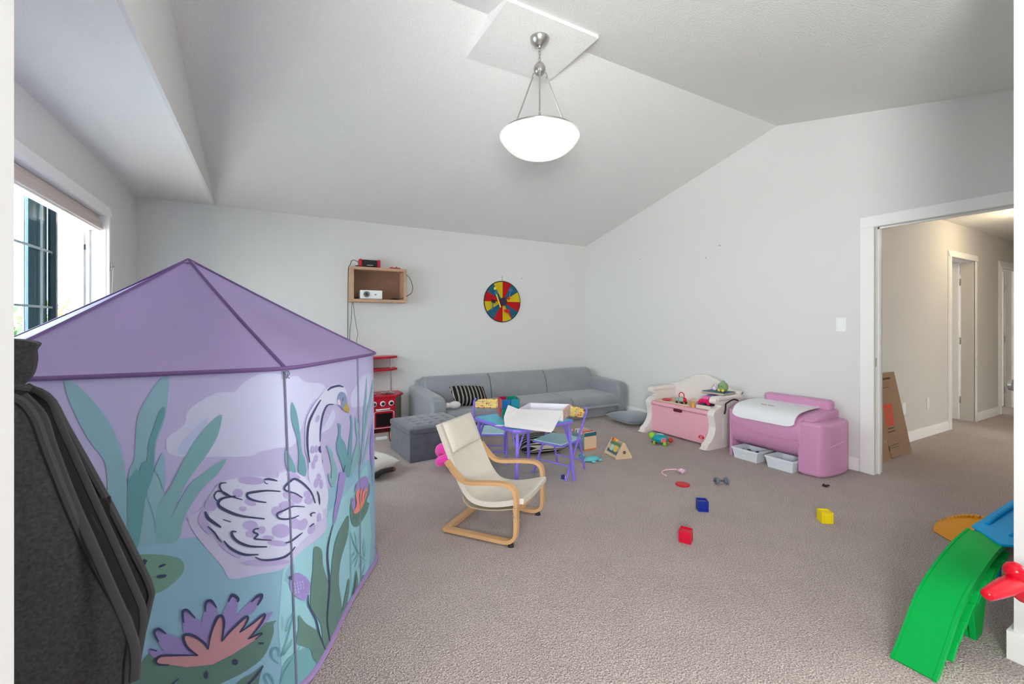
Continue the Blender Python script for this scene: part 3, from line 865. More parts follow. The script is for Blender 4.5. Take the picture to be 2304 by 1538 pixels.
# lily pad, left
shape('4', [(-80, 410), (0, 385), (170, 378), (350, 395), (430, 430), (455, 490), (430, 560), (340, 650), (250, 710), (140, 745), (0, 740), (-80, 660)], 2, 'greenl')
for p in ([(90, 470), (115, 420)],): stroke('4', p, 36, taper=False)
stroke('4', [(230, 487), (255, 475), (290, 463)], 20); stroke('4', [(215, 575), (255, 567), (298, 560)], 26)
# swan
H3 = [(460, 1400), (500, 1370), (560, 1330), (620, 1240), (720, 1110), (860, 1070), (990, 1055), (1170, 1070), (1200, 1020), (1300, 1015), (1400, 1050), (1440, 980), (1415, 860), (1410, 760), (1420, 600), (1480, 480), (1540, 400), (1590, 340), (1660, 300), (1730, 330), (1760, 420), (1760, 500), (1700, 500), (1650, 472), (1600, 490), (1560, 560), (1540, 680), (1530, 800), (1550, 950), (1570, 1080), (1600, 1220), (1590, 1400)]
T = lambda pts: [((300 + x / 3.964 - 300) * 3.6625, (1150 + y / 3.964 - 780) * 3.6625) for x, y in pts]
shape('3', H3[:1] + H3[1:12] + H3[-6:] + T([(1720, 120), (1690, 200), (1500, 350), (1330, 510), (1100, 560), (870, 600), (800, 500), (700, 380), (590, 250), (510, 130), (490, 60)]), 2, 'halo')
shape('3', [(640, 1250), (720, 1120), (860, 1080), (1000, 1065), (1170, 1080), (1210, 1035), (1300, 1025), (1390, 1060), (1460, 1130), (1530, 1250), (1560, 1400)] + T([(1640, 60), (1600, 170), (1500, 260), (1440, 330), (1330, 400), (1200, 430), (1050, 400), (900, 350), (780, 240), (680, 130), (620, 30)]), 3, 'swan')
shape('3', [(1440, 960), (1415, 860), (1410, 760), (1420, 600), (1480, 480), (1540, 400), (1590, 340), (1660, 305), (1730, 330), (1750, 400), (1700, 470), (1650, 472), (1600, 485), (1560, 560), (1540, 680), (1530, 800), (1550, 950), (1580, 1100), (1600, 1240), (1560, 1340), (1490, 1200), (1440, 1080)], 4, 'swan')
for x, y, a_, b_, an in ((970, 1098, 110, 32, .05), (860, 1200, 40, 36, .2), (960, 1280, 50, 22, .3), (1310, 1060, 60, 24, .3), (1510, 590, 16, 32, .3), (1468, 845, 20, 32, 0), (1500, 840, 16, 30, 0), (1495, 920, 18, 34, .2), (1475, 970, 16, 36, 0), (1520, 1070, 18, 32, 0), (1540, 1130, 16, 40, 0), (1500, 1120, 20, 40, .2), (1430, 1210, 30, 28, .3), (1340, 1250, 44, 36, .3), (1440, 1265, 34, 30, 0), (1260, 1300, 60, 34, 0), (1180, 1350, 46, 40, .2), (960, 1465, 60, 40, 0), (1525, 1400, 16, 36, 0), (1320, 1460, 40, 34, .2), (1400, 1450, 30, 40, .3), (640, 1300, 50, 50, .5), (580, 1400, 40, 70, .3), (1270, 1220, 40, 28, .4), (900, 1330, 30, 20, 0), (1460, 1500, 26, 40, .4)):
    blob('3', x, y, a_, b_, 5, 'blot', an)
for x, y, a_, b_, an in ((1310, 170, 80, 62, 0), (1280, 280, 90, 26, .1), (1040, 120, 70, 26, .1), (1140, 160, 34, 34, 0), (1040, 195, 36, 30, 0), (1200, 230, 50, 20, .1), (1180, 450, 220, 28, -.02), (860, 340, 120, 26, .6), (1490, 120, 46, 44, .5), (1430, 90, 38, 36, .4), (1590, 140, 26, 38, .2), (650, 130, 90, 36, .9)):
    blob('4', x, y, a_, b_, 5, 'blot', an)
for p, wd in (([(1590, 360), (1620, 335), (1680, 320), (1720, 330)], 17), ([(1535, 435), (1490, 510), (1440, 620), (1425, 740), (1430, 860), (1445, 950)], 17), ([(1640, 472), (1590, 480), (1555, 550), (1535, 660), (1530, 780)], 13), ([(1530, 815), (1525, 840), (1535, 870)], 16), ([(1545, 925), (1550, 955)], 9),
              ([(1070, 1090), (1110, 1085), (1180, 1100)], 18), ([(1070, 1098), (1085, 1120), (1105, 1122)], 7), ([(765, 1115), (720, 1120), (710, 1150), (740, 1200), (800, 1225), (895, 1255)], 15), ([(710, 1265), (680, 1255), (665, 1220), (690, 1185), (740, 1190), (800, 1225)], 13), ([(840, 1225), (740, 1240), (700, 1270), (710, 1310), (800, 1360), (900, 1390), (1075, 1412)], 24),
              ([(1205, 1187), (1100, 1180), (1000, 1190), (935, 1205), (945, 1240), (1010, 1265), (1090, 1277)], 20), ([(1385, 1240), (1330, 1205), (1250, 1180), (1240, 1150), (1290, 1100), (1330, 1085), (1400, 1130), (1460, 1200), (1490, 1285)], 18), ([(1505, 1185), (1520, 1230), (1527, 1295)], 13), ([(1405, 1315), (1310, 1310), (1240, 1340), (1180, 1370), (1190, 1405), (1250, 1415), (1310, 1405), (1355, 1385)], 16),
              ([(1460, 1395), (1455, 1375), (1475, 1362), (1492, 1366)], 11), ([(1445, 1478), (1480, 1450)], 20), ([(590, 1350), (620, 1410), (720, 1480)], 27), ([(735, 1415), (800, 1435)], 15)):
    stroke('3', p, wd)
for p, wd in (([(660, 125), (720, 180), (750, 230), (785, 270)], 16), ([(915, 175), (875, 175), (885, 220), (940, 270), (1040, 305), (1185, 310)], 25), ([(1115, 145), (1075, 155), (1070, 180), (1105, 200), (1075, 235), (1130, 245), (1225, 252)], 18), ([(805, 255), (850, 310), (920, 355), (1000, 380), (1110, 378)], 24), ([(1080, 400), (1140, 425), (1230, 425), (1330, 405), (1390, 365), (1435, 310)], 20), ([(1345, 275), (1400, 260), (1500, 185)], 16)):
    stroke('4', p, wd)
shape('3', [(1690, 375), (1730, 380), (1750, 430), (1750, 470), (1720, 512), (1690, 480), (1670, 430)], 6, 'mask')
shape('3', [(1672, 440), (1690, 435), (1695, 480), (1675, 470)], 7, 'cheek')
shape('3', [(1748, 455), (1770, 510), (1764, 548), (1714, 512)], 7, 'beak', False)
stroke('3', [(1718, 418), (1711, 445)], 12)
# reeds, right
shape('3', [(1300, 455), (1340, 540), (1365, 700), (1380, 850), (1412, 950), (1412, 1060), (1355, 1020), (1360, 880), (1340, 740), (1300, 600)], 5, 'leafd')
shape('3', [(1250, 850), (1300, 920), (1335, 1030), (1270, 1010), (1250, 950)], 5, 'leafd')
shape('R', [(165, 665), (205, 690), (205, 840), (260, 930), (300, 1120), (320, 1340), (270, 1370), (220, 1220), (150, 1000), (165, 860), (180, 760)], 5, 'leafd')
shape('R', [(335, 545), (362, 650), (352, 1000), (332, 1340), (290, 1340), (310, 950), (340, 740)], 4, 'leafd')
shape('R', [(400, 580), (440, 680), (440, 850), (470, 1040), (430, 1200), (340, 1370), (330, 1300), (380, 1050), (420, 900), (405, 760)], 5, 'leafm')
shape('R', [(553, 50), (550, 300), (520, 740), (482, 1190), (470, 1190), (500, 800), (510, 500), (535, 250)], 4, 'leafm')
shape('R', [(636, 75), (620, 300), (580, 530), (530, 800), (490, 1150), (480, 1000), (520, 740), (560, 480), (600, 280)], 4, 'leafm')
shape('R', [(600, 690), (560, 900), (500, 1170), (520, 1160), (570, 960)], 4, 'leafl')
shape('R', [(15, 955), (60, 990), (100, 1060), (105, 1130), (150, 1240), (155, 1380), (110, 1500), (80, 1440), (85, 1250), (65, 1140), (40, 1030)], 5, 'leafm')
shape('R', [(32, 1320), (70, 1390), (110, 1500), (80, 1500), (50, 1420)], 5, 'leafm')
stroke('R', [(485, 570), (445, 710)], 9, 'leafd'); stroke('R', [(480, 790), (465, 910)], 9, 'leafd')
shape('R', [(618, 720), (632, 700), (638, 900), (626, 1230), (612, 1230), (597, 950)], 5, 'purple')
stroke('R', [(618, 1230), (616, 1500)], 8); stroke('R', [(618, 620), (617, 700)], 6)
shape('3', [(1690, 1050), (1715, 1030), (1740, 1045), (1735, 1100), (1680, 1350), (1647, 1460), (1640, 1390), (1665, 1240)], 6, 'purple')
stroke('3', [(1723, 1028), (1735, 970)], 10)
stroke('4', [(1772, 115), (1735, 260), (1722, 400), (1740, 650), (1720, 950), (1740, 1130), (1760, 1250)], 13, layer=7)
for pts in ([(1605, 320), (1670, 340), (1685, 480), (1735, 660), (1760, 900), (1740, 1200), (1690, 1180), (1660, 990), (1580, 860), (1575, 700), (1595, 500)], [(1910, 40), (1905, 210), (1840, 440), (1825, 640), (1850, 850), (1840, 1150), (1780, 1280), (1700, 1250), (1720, 900), (1750, 600), (1790, 280), (1860, 110)],
            [(1468, 920), (1530, 990), (1640, 1070), (1690, 1180), (1780, 1260), (1690, 1380), (1600, 1310), (1570, 1220), (1460, 1180), (1450, 1130), (1470, 1020)]):
    shape('4', pts, 5, 'green')
shape('4', [(1910, 600), (1915, 720), (1860, 1000), (1820, 1130), (1810, 1080), (1850, 900)], 5, 'green')
shape('S', [(205, 300), (215, 240), (300, 200), (395, 30), (405, 120), (375, 210), (400, 240), (370, 340), (300, 450), (265, 475), (220, 430)], 5, 'green')
shape('S', [(250, 120), (290, 0), (370, -40), (392, 30), (370, 130), (300, 90)], 6, 'purple')
shape('S', [(260, 340), (240, 310), (270, 240), (265, 130), (300, 60), (345, 50), (380, 110), (350, 220), (310, 300)], 6, 'orange')
shape('S', [(215, 190), (245, 180), (260, 260), (245, 320), (222, 260)], 6, 'purple')
for p in ([(245, 300), (265, 240), (255, 140)], [(300, 250), (295, 160), (315, 70)], [(320, 220), (325, 140), (345, 60)], [(345, 200), (355, 140), (375, 115)]): stroke('S', p, 6)
stroke('S', [(262, 40), (258, 75)], 10); stroke('S', [(228, 190), (225, 220)], 10); stroke('S', [(235, 395), (245, 365)], 7); stroke('S', [(268, 395), (275, 370)], 7); stroke('S', [(295, 385), (298, 360)], 7); stroke('S', [(338, 320), (340, 300)], 8)
for p, wd in (([(205, 530), (250, 660), (290, 740), (365, 830)], 9), ([(245, 520), (265, 600), (270, 690)], 5), ([(215, 560), (240, 640), (262, 690)], 5), ([(285, 550), (285, 720)], 5), ([(310, 540), (302, 690)], 5), ([(345, 600), (335, 700), (350, 780), (356, 690), (345, 600)], 5), ([(265, 710), (225, 760), (218, 780), (250, 750)], 5), ([(290, 740), (240, 820), (220, 860)], 5), ([(290, 760), (265, 850), (250, 885)], 5), ([(330, 800), (295, 880), (310, 880), (335, 810)], 5), ([(355, 850), (325, 940), (340, 930), (360, 870)], 5), ([(205, 470), (212, 900), (220, 1200)], 5)):
    stroke('S', p, wd, 'teal', 6)
shape('S', [(345, 960), (360, 1100), (335, 1280), (280, 1380), (260, 1250), (290, 1080)], 4, 'tealp')
shape('S', [(268, 920), (288, 1040), (270, 1160), (278, 1380), (220, 1500), (185, 1530), (210, 1250), (240, 1080)], 5, 'green')
stroke('S', [(265, 960), (245, 1120), (222, 1250), (228, 1480)], 7, 'ink')
# water lily
shape('4', [(1190, 985), (1245, 1010), (1240, 1110), (1160, 1290), (1000, 1420), (800, 1520), (600, 1600), (200, 1640), (-60, 1560), (20, 1440), (130, 1270), (300, 1240)], 2, 'green')
for pts in ([(470, 865), (560, 940), (610, 1000), (660, 1200), (570, 1250), (460, 1100), (440, 960)], [(690, 788), (740, 850), (760, 930), (700, 1010), (660, 1200), (610, 1010), (640, 860)], [(890, 728), (930, 780), (920, 900), (870, 1030), (820, 1080), (790, 940), (850, 790)],
            [(1140, 735), (1110, 830), (1050, 910), (990, 920), (870, 1030), (920, 920), (1050, 790)], [(1240, 895), (1180, 980), (1060, 1100), (1100, 1000), (1170, 910)], [(220, 1030), (300, 1080), (440, 1140), (520, 1240), (570, 1270), (330, 1270), (240, 1190), (190, 1080)], [(150, 1210), (220, 1230), (390, 1265), (210, 1300), (150, 1260)], [(560, 1000), (700, 1000), (900, 1000), (800, 1150), (660, 1230), (600, 1180)]):
    shape('4', pts, 3, 'purple')
CO = [(205, 1330), (240, 1285), (400, 1275), (575, 1275), (470, 1180), (450, 1110), (490, 1092), (560, 1115), (665, 1220), (690, 1070), (750, 940), (790, 922), (806, 1000), (790, 1150), (900, 1010), (1000, 932), (1012, 970), (942, 1075), (1080, 970), (1165, 905), (1150, 970), (1060, 1090), (1015, 1130), (1148, 1072), (1130, 1110), (1020, 1180), (880, 1270), (700, 1360), (480, 1380), (330, 1360), (220, 1350)]
shape('4', CO, 4, 'coral', False)
stroke('4', [(320, 1355), (230, 1350), (205, 1320), (250, 1275), (400, 1270), (575, 1272)], 22, sm=True)
stroke('4', [(575, 1272), (500, 1220), (455, 1150), (450, 1100), (490, 1085), (560, 1110), (640, 1170), (665, 1220)], 26)
stroke('4', [(665, 1220), (690, 1080), (740, 950), (785, 920), (805, 980), (795, 1080), (785, 1150)], 24)
stroke('4', [(785, 1150), (860, 1060), (1000, 930), (1010, 970), (945, 1070)], 20); stroke('4', [(945, 1070), (1060, 990), (1165, 905), (1140, 980), (1080, 1060), (1020, 1130)], 20); stroke('4', [(1020, 1130), (1145, 1075), (1080, 1135)], 14)
for p in ([(450, 980), (440, 890), (480, 870), (550, 940)], [(640, 885), (645, 810), (690, 785), (740, 850)], [(842, 800), (880, 735), (930, 770), (925, 800)], [(1045, 800), (1100, 750), (1140, 735), (1130, 780), (1100, 830)], [(230, 1150), (190, 1070), (230, 1035), (295, 1080)], [(150, 1215), (215, 1230)]):
    stroke('4', p, 24)
blob('4', 905, 1333, 24, 26, 6, 'ink'); blob('4', 648, 1445, 16, 36, 6, 'ink'); stroke('4', [(330, 1538), (405, 1478)], 26); stroke('4', [(1112, 1166), (1156, 1166)], 16, taper=False)
shape('4', [(1390, 640), (1420, 560), (1470, 545), (1540, 590), (1570, 650), (1555, 740), (1520, 790), (1450, 760), (1400, 700)], 5, 'purple')
shape('4', [(1385, 568), (1425, 590), (1415, 610), (1376, 594)], 6, 'ink', False)
for i in range(14): blob('4', 1430 + (i % 4) * 24 + (i // 4) * 4, 640 + (i // 4) * 26 - (i % 4) * 6, 4, 11, 6, 'halo', .2)
stroke('4', [(1550, 740), (1555, 830), (1620, 960), (1655, 1100), (1740, 1320)], 14)
for p, wd in (([(1418, 900), (1400, 1010), (1350, 1180), (1310, 1290)], 8), ([(1418, 900), (1380, 960), (1352, 1060), (1372, 1040), (1415, 950)], 7), ([(1410, 1135), (1360, 1200), (1330, 1280), (1395, 1190), (1410, 1140)], 7), ([(1300, 1300), (1330, 1250), (1400, 1000)], 6), ([(1290, 1350), (1230, 1290), (1240, 1215), (1290, 1220), (1290, 1290)], 16), ([(1200, 1538), (1165, 1470), (1200, 1440), (1240, 1500), (1240, 1560)], 18), ([(1290, 1560), (1340, 1430), (1430, 1270), (1480, 1200)], 8)):
    stroke('4', p, wd, 'teal', 5)
shape('4', [(1155, 1365), (1130, 1450), (1100, 1560), (1000, 1640), (880, 1600), (960, 1490), (1060, 1440)], 3, 'green')
stroke('4', [(1152, 1370), (1080, 1470), (990, 1560)], 16)
shape('4', [(1330, 1380), (1430, 1260), (1560, 1210), (1600, 1310), (1680, 1390), (1560, 1500), (1400, 1560), (1320, 1540)], 3, 'tealp')
add('printed_pattern', pb, PM, tent, True, sharp=True, recalc=False)

# ------------------------------------------------------------------ sofa
m_sofa = M('grey_sofa_velvet', (138, 141, 146), 0.8, sheen=0.3, bump=(500, 0.15, 0.001), noise=(6, 0.06), k=1.2)
m_sofaline = M('sofa_seam', (70, 72, 76), 0.9)
SX0, SX1, SYF, SYB = 1.50, 4.30, 4.47, 5.36
sofa = thing('sofa', 'long low grey three-seat sofa against the back wall', 'sofa', ((SX0 + SX1) / 2, 4.9, 0))
b = NB(); box(b, SX0 + .05, SX1 - .05, SYF + .03, SYB, 0.0, 0.16, 0.015, 2); add('base', b, m_sofa, sofa, True)
arm = [(SYF, 0.0), (SYF - .02, .15), (SYF - .025, .32), (SYF - .012, .40), (SYF + .03, .435), (SYF + .12, .447), (SYF + .5, .46), (SYB - .06, .475), (SYB, .46), (SYB, 0.0)]
for x0, x1 in ((SX0, SX0 + .17), (SX1 - .17, SX1)):
    b = NB(); prism(b, arm, x0, x1, 'x', 0.035, 3); add('arm', b, m_sofa, sofa, True)
b = NB(); box(b, SX0 + .08, SX1 - .06, SYB - .10, SYB, 0.1, 0.545, 0.03, 3); add('back_frame', b, m_sofa, sofa, True)
xs = [SX0 + .175, 2.50, 3.355, SX1 - .175]
for i in range(3):
    x0, x1 = xs[i] + .004, xs[i + 1] - .004
    e0 = -0.06 if i == 0 else 0; e1 = 0.05 if i == 2 else 0
    b = NB()
    prof = [(SYB - .33, .245), (SYB - .345, .30), (SYB - .31, .46), (SYB - .27, .555), (SYB - .21, .59), (SYB - .14, .585), (SYB - .09, .54), (SYB - .10, .3), (SYB - .12, .245)]
    prism(b, [(p.x, p.y) for p in smooth([(y, z, 0) for y, z in prof], 3, True)], x0 + e0, x1 + e1, 'x', 0.03, 3)
    add('back_cushion', b, m_sofa, sofa, True, ang=50)
for i in range(3):
    x0, x1 = xs[i] + .004, xs[i + 1] - .004
    b = NB()
    prof = [(SYF - .01, .14), (SYF - .035, .17), (SYF - .04, .225), (SYF - .01, .268), (SYF + .06, .285), (SYF + .30, .29), (SYB - .33, .285), (SYB - .31, .20), (SYB - .33, .14)]
    prism(b, [(p.x, p.y) for p in smooth([(y, z, 0) for y, z in prof], 3, True)], x0, x1, 'x', 0.02, 3)
    add('seat_cushion', b, m_sofa, sofa, True, ang=50)

# ------------------------------------------------------------------ striped pillows
def stripe_mat(name, axis=0, sc_=17.0):
    m = bpy.data.materials.new(name); m.use_nodes = True
    nt = m.node_tree; b_ = nt.nodes['Principled BSDF']; b_.inputs['Roughness'].default_value = 0.9; b_.inputs['Specular IOR Level'].default_value = 0.1
    tc = nt.nodes.new('ShaderNodeTexCoord'); sx = nt.nodes.new('ShaderNodeSeparateXYZ')
    mu = nt.nodes.new('ShaderNodeMath'); mu.operation = 'MULTIPLY'; mu.inputs[1].default_value = sc_
    fr = nt.nodes.new('ShaderNodeMath'); fr.operation = 'FRACT'
    rp = nt.nodes.new('ShaderNodeValToRGB'); rp.color_ramp.interpolation = 'CONSTANT'
    e = rp.color_ramp.elements
    dk, lt = C(38, 36, 40), C(206, 200, 184)
    e[0].position = 0; e[0].color = dk
    e[1].position = 0.40; e[1].color = lt
    for p, c in ((0.50, dk), (0.60, lt), (0.70, dk)):
        q = e.new(p); q.color = c
    nt.links.new(tc.outputs['Object'], sx.inputs[0]); nt.links.new(sx.outputs[axis], mu.inputs[0]); nt.links.new(mu.outputs[0], fr.inputs[0]); nt.links.new(fr.outputs[0], rp.inputs[0]); nt.links.new(rp.outputs[0], b_.inputs['Base Color'])
    return m
m_st = stripe_mat('black_cream_stripe', 0, 22); m_st2 = stripe_mat('black_cream_stripe_lengthwise', 1, 24)
b = NB(); pillow(b, .46, .30, .15, mat=None)
o = add('striped_pillow', b, m_st, subsurf=1); o.location = (2.05, 4.72, 0.395); o.rotation_euler = (R(38), R(4), R(-4))
tag(o, 'black and cream striped pillow propped against the sofa arm', 'pillow', 'striped pillows')
b = NB(); pillow(b, .52, .34, .17)
o = add('striped_pillow', b, m_st2, subsurf=1); o.location = (2.30, 3.56, 0.086); o.rotation_euler = (R(2), R(-2), R(-14))
tag(o, 'black and cream striped pillow lying on the carpet beneath the small table', 'pillow', 'striped pillows')

m_grp = M('slate_velvet', (124, 132, 140), 0.75, sheen=0.4, bump=(300, 0.1, 0.001))
b = NB(); pillow(b, .56, .50, .13)
o = add('floor_pillow', b, m_grp, subsurf=1); o.location = (3.99, 4.03, 0.066); o.rotation_euler = (0, R(3), R(-6))
tag(o, 'plain slate grey pillow flat on the carpet beside the sofa end', 'pillow')
# white cushion by the tent
pc = thing('patterned_cushion', 'off-white cushion with a dark band and brown tip half behind the tent', 'cushion', (0.70, 3.74, 0))
m_wc = M('offwhite_cotton', (206, 203, 196), 0.9, bump=(60, .1, .003))
b = NB(); pillow(b, .46, .34, .15, mat=rot(R(-62), R(6), 0, (0, 0, .08))); add('cover', b, m_wc, pc, subsurf=1)
m_blk = M('black_cloth', (44, 44, 48), 0.9)
m_brn = M('brown_cloth', (120, 84, 60), 0.9)
b = NB(); tube(b, smooth([(.02, -.25, .05), (.07, -.22, .06), (.12, -.20, .06), (.17, -.18, .055)], 4), 0.02, 8); add('dark_band', b, m_blk, pc)
b = NB(); tube(b, smooth([(.16, -.185, .056), (.19, -.165, .05)], 3), [0.02, 0.02, 0.018, 0.014], 8); add('brown_tip', b, m_brn, pc)
b = NB(); tube(b, smooth([(-.02, -.05, .155), (.03, -.09, .152), (.05, -.13, .14)], 4), 0.012, 6); add('dark_loop', b, m_blk, pc)

# ------------------------------------------------------------------ ottoman
m_ott = M('charcoal_velvet', (78, 80, 90), 0.7, sheen=0.4, noise=(14, 0.18), bump=(40, 0.1, 0.004), k=1.2)
ot = thing('ottoman', 'square charcoal velvet storage ottoman with tufted lid in front of the sofa', 'ottoman', (1.08, 3.80, 0))
OX0, OX1, OY0, OY1 = 1.08, 1.66, 3.80, 4.36
b = NB(); box(b, OX0, OX1, OY0, OY1, 0.0, 0.245, 0.012, 2); add('body', b, m_ott, ot, True)
b = NB()
n = 28; g = []
for i in range(n + 1):
    row = []
    for j in range(n + 1):
        u, v = i / n, j / n
        ed = min(u, 1 - u, v, 1 - v)
        z = 0.295 + 0.022 * (1 - math.exp(-ed * 12))
        for a in (0.2, .4, .6, .8):
            for c_ in (0.2, .4, .6, .8):
                z -= 0.012 * math.exp(-((u - a) ** 2 + (v - c_) ** 2) / 0.0016)
        row.append(b.verts.new((OX0 + .0 + (OX1 - OX0) * u, OY0 + (OY1 - OY0) * v, z)))
    g.append(row)
for i in range(n):
    for j in range(n):
        b.faces.new((g[i][j], g[i + 1][j], g[i + 1][j + 1], g[i][j + 1]))
box(b, OX0 - .004, OX1 + .004, OY0 - .004, OY1 + .004, 0.25, 0.2955, 0.01, 2)
add('lid', b, m_ott, ot, True, ang=60)
for a in (0.2, .4, .6, .8):
    for c_ in (0.2, .4, .6, .8):
        b = NB(); ball(b, (OX0 + (OX1 - OX0) * a, OY0 + (OY1 - OY0) * c_, .305), .009, 8, (1, 1, .6)); add('tuft_button', b, m_ott, ot, True)
ot.rotation_euler = (0, 0, R(4))
# pink knot cushion, white plush
kp = thing('knot_cushion', 'hot pink plush knot cushion on the carpet behind the bentwood chair', 'cushion', (1.29, 3.48, 0))
m_hp = M('hot_pink_plush', (226, 52, 160), 0.8, sheen=0.4)
b = NB()
pts = []
for i in range(72):
    t_ = 2 * math.pi * i / 72
    rr_ = 0.072 + 0.035 * math.cos(3 * t_)
    pts.append((rr_ * math.cos(2 * t_), rr_ * math.sin(2 * t_), 0.125 + 0.055 * math.sin(3 * t_)))
tube(b, pts, 0.042, 10, closed=True); bmesh.ops.transform(b, matrix=rot(0, 0, R(20)), verts=b.verts)
zl = min(v.co.z for v in b.verts)
bmesh.ops.translate(b, vec=(0, 0, -zl), verts=b.verts)
add('knot', b, m_hp, kp)
wp = thing('plush_toy', 'small white plush lying on the grey sofa seat behind the ottoman', 'plush', (1.80, 4.56, 0.287))
m_wpl = M('white_plush', (226, 224, 226), 0.95)
b = NB(); ball(b, (0, 0, .045), .05, 14, (1.5, 1, .85)); add('body', b, m_wpl, wp)
b = NB(); ball(b, (-.085, -.01, .05), .03, 12); add('head', b, m_wpl, wp)
b = NB(); ball(b, (-.11, -.02, .052), .008, 8); add('nose', b, M('soft_pink', (216, 160, 180), .8), wp)

# ------------------------------------------------------------------ play kitchen
m_red = M('red_lacquer', (190, 22, 44), 0.35, k=1.1)
m_chrome = M('chrome', (210, 212, 214), 0.12, metal=1.0, k=1.0)
m_white = M('white_plastic', (226, 228, 228), 0.35)
m_dkred = M('niche_shade_plinth_red', (92, 14, 24), 0.5)  # dark red painting the niche's shade; also the plinth's colour
m_olive = M('grey_brown_panel', (112, 104, 92), 0.6)
KX0, KX1, KY0, KY1 = 0.52, 1.36, 5.02, 5.375
pk = thing('play_kitchen', 'red toy kitchen with chrome hob and shelf hood behind the tent', 'toy kitchen', ((KX0 + KX1) / 2, 5.2, 0))
b = NB(); box(b, KX0, KX1 - .10, KY0, KY1, 0.05, 0.40, 0.004); add('cabinet', b, m_red, pk, True)
b = NB(); prism(b, [(KX1 - .10, KY0 + .001), (KX1, KY0 + .14), (KX1, KY1), (KX1 - .10, KY1)], 0.05, 0.40, 'z'); add('side_panel', b, m_olive, pk, True, sharp=True)
b = NB(); prism(b, [(KX0 - .01, KY0 - .012), (KX1 - .09, KY0 - .012), (KX1 + .02, KY0 + .13), (KX1 + .02, KY1), (KX0 - .01, KY1)], 0.40, 0.422, 'z', .004, 2); add('worktop', b, m_red, pk, True)
for cx in (0.985, 1.20):
    b = NB(); lathe(b, [(0.045, 0.0), (0.078, 0.002), (0.082, 0.012), (0.07, 0.016), (0.062, 0.008), (0, 0.006)], 24, Matrix.Translation((cx, 5.15, .421))); h = add('hob_ring', b, m_chrome, pk, True)
    b = NB()
    for k in range(4):
        a = k * math.pi / 4
        box(b, -.07, .07, -.004, .004, .014, .020, mat=rot(a, 0, 0, (cx, 5.15, .421)))
    add('pan_support', b, m_chrome, h, True)
for i, cx in enumerate((1.02, 1.115, 1.21)):
    b = NB(); cyl(b, (cx, KY0 - .012, .335), (cx, KY0, .335), .030, 20, .003); kn = add('knob', b, m_white, pk, True)
    b = NB(); cyl(b, (cx, KY0 - .02, .335), (cx, KY0 - .011, .335), .020, 18, .002); box(b, cx - .004, cx + .004, KY0 - .028, KY0 - .018, .32, .35, mat=None); add('dial', b, m_chrome, kn, True)
b = NB(); box(b, KX0 + .28, .97, KY0 - .004, KY0 + .004, .31, .355, .002); add('display_panel', b, m_steel, pk, True)
b = NB(); tube(b, smooth([(1.05, KY0, .272), (1.05, KY0 - .022, .272), (1.18, KY0 - .022, .272), (1.18, KY0, .272)], 4), .008, 8); add('oven_handle', b, m_white, pk, True)
rr = [(1.02, .06), (1.24, .06), (1.24, .235), (1.215, .25), (1.045, .25), (1.02, .235)]
b = NB(); box(b, .995, 1.25, KY0 - .006, KY0 + .002, .055, .295, .002); ovd = add('oven_door', b, m_red, pk, True)
b = NB(); tube(b, [(x, KY0 - .0065, z) for x, z in rr], .004, 6, closed=True); add('oven_trim', b, m_white, ovd, True)
b = NB(); box(b, 1.04, 1.22, KY0 - .0075, KY0 - .004, .075, .225, .001, 1); add('oven_window', b, M('dark_window', (30, 26, 30), .2), ovd, True)
b = NB(); box(b, .70, .985, KY0 - .005, KY0 + .002, .16, .295, .002); cpd = add('cupboard_door', b, m_red, pk, True)
b = NB(); tube(b, smooth([(.925, KY0, .26), (.925, KY0 - .025, .25), (.925, KY0 - .025, .18), (.925, KY0, .17)], 4), .007, 8); add('door_handle', b, m_white, cpd, True)
b = NB(); box(b, .74, .96, KY0 - .003, KY0 + .0, .07, .145, .001, 1); add('niche_shade', b, m_dkred, pk, True)  # flat plate, the niche's shade put in as dark red
b = NB(); box(b, KX0, .985, KY0 + .12, KY1, .70, .845, .004); hdc = add('hood_cupboard', b, m_red, pk, True)
b = NB(); tube(b, smooth([(.965, KY0 + .12, .83), (.965, KY0 + .10, .82), (.965, KY0 + .10, .725), (.965, KY0 + .12, .715)], 4), .006, 8); add('hood_handle', b, m_white, hdc, True)
b = NB(); box(b, .83, .90, KY0 + .114, KY0 + .121, .735, .81, .02, 3); add('microwave_window', b, M('maroon_window', (74, 18, 40), .3), hdc, True)
b = NB(); tube(b, [(x, KY0 + .113, z) for x, z in ((.82, .73), (.90, .73), (.91, .82), (.82, .82))], .0025, 6, closed=True); box(b, .87, .905, KY0 + .112, KY0 + .118, .708, .722); add('window_trim', b, m_white, hdc, True)
for z in (.70, .845):
    b = NB(); prism(b, [(KX0, KY0 + .11), (1.05, KY0 + .105), (1.25, KY0 + .15), (1.335, KY0 + .22), (1.34, KY1), (KX0, KY1)], z - .012, z + .012, 'z', .004, 2); add('hood_shelf', b, m_red, pk, True)
b = NB(); cyl(b, (1.255, KY0 + .20, .42), (1.255, KY0 + .20, .84), .009, 12); cyl(b, (1.255, KY0 + .20, .42), (1.255, KY0 + .20, .435), .022, 16); add('post', b, m_chrome, pk, True)
b = NB(); box(b, KX0 + .02, KX1 - .12, KY0 + .03, KY1 - .02, 0, .05); add('plinth', b, m_dkred, pk, True, sharp=True)
b = NB(); tube(b, smooth([(.80, 5.12, .42), (.80, 5.12, .52), (.84, 5.10, .56), (.88, 5.08, .53), (.89, 5.08, .50)], 5), .011, 10); add('tap', b, m_chrome, pk, True)
wr = thing('toy_drum', 'orange and black toy drum on the carpet beside the red kitchen', 'toy', (1.13, 4.62, 0))
b = NB(); cyl(b, (-.02, 0, .062), (.05, 0, .062), .055, 20, .006); add('drum', b, M('orange_wood', (204, 130, 62), .5), wr)
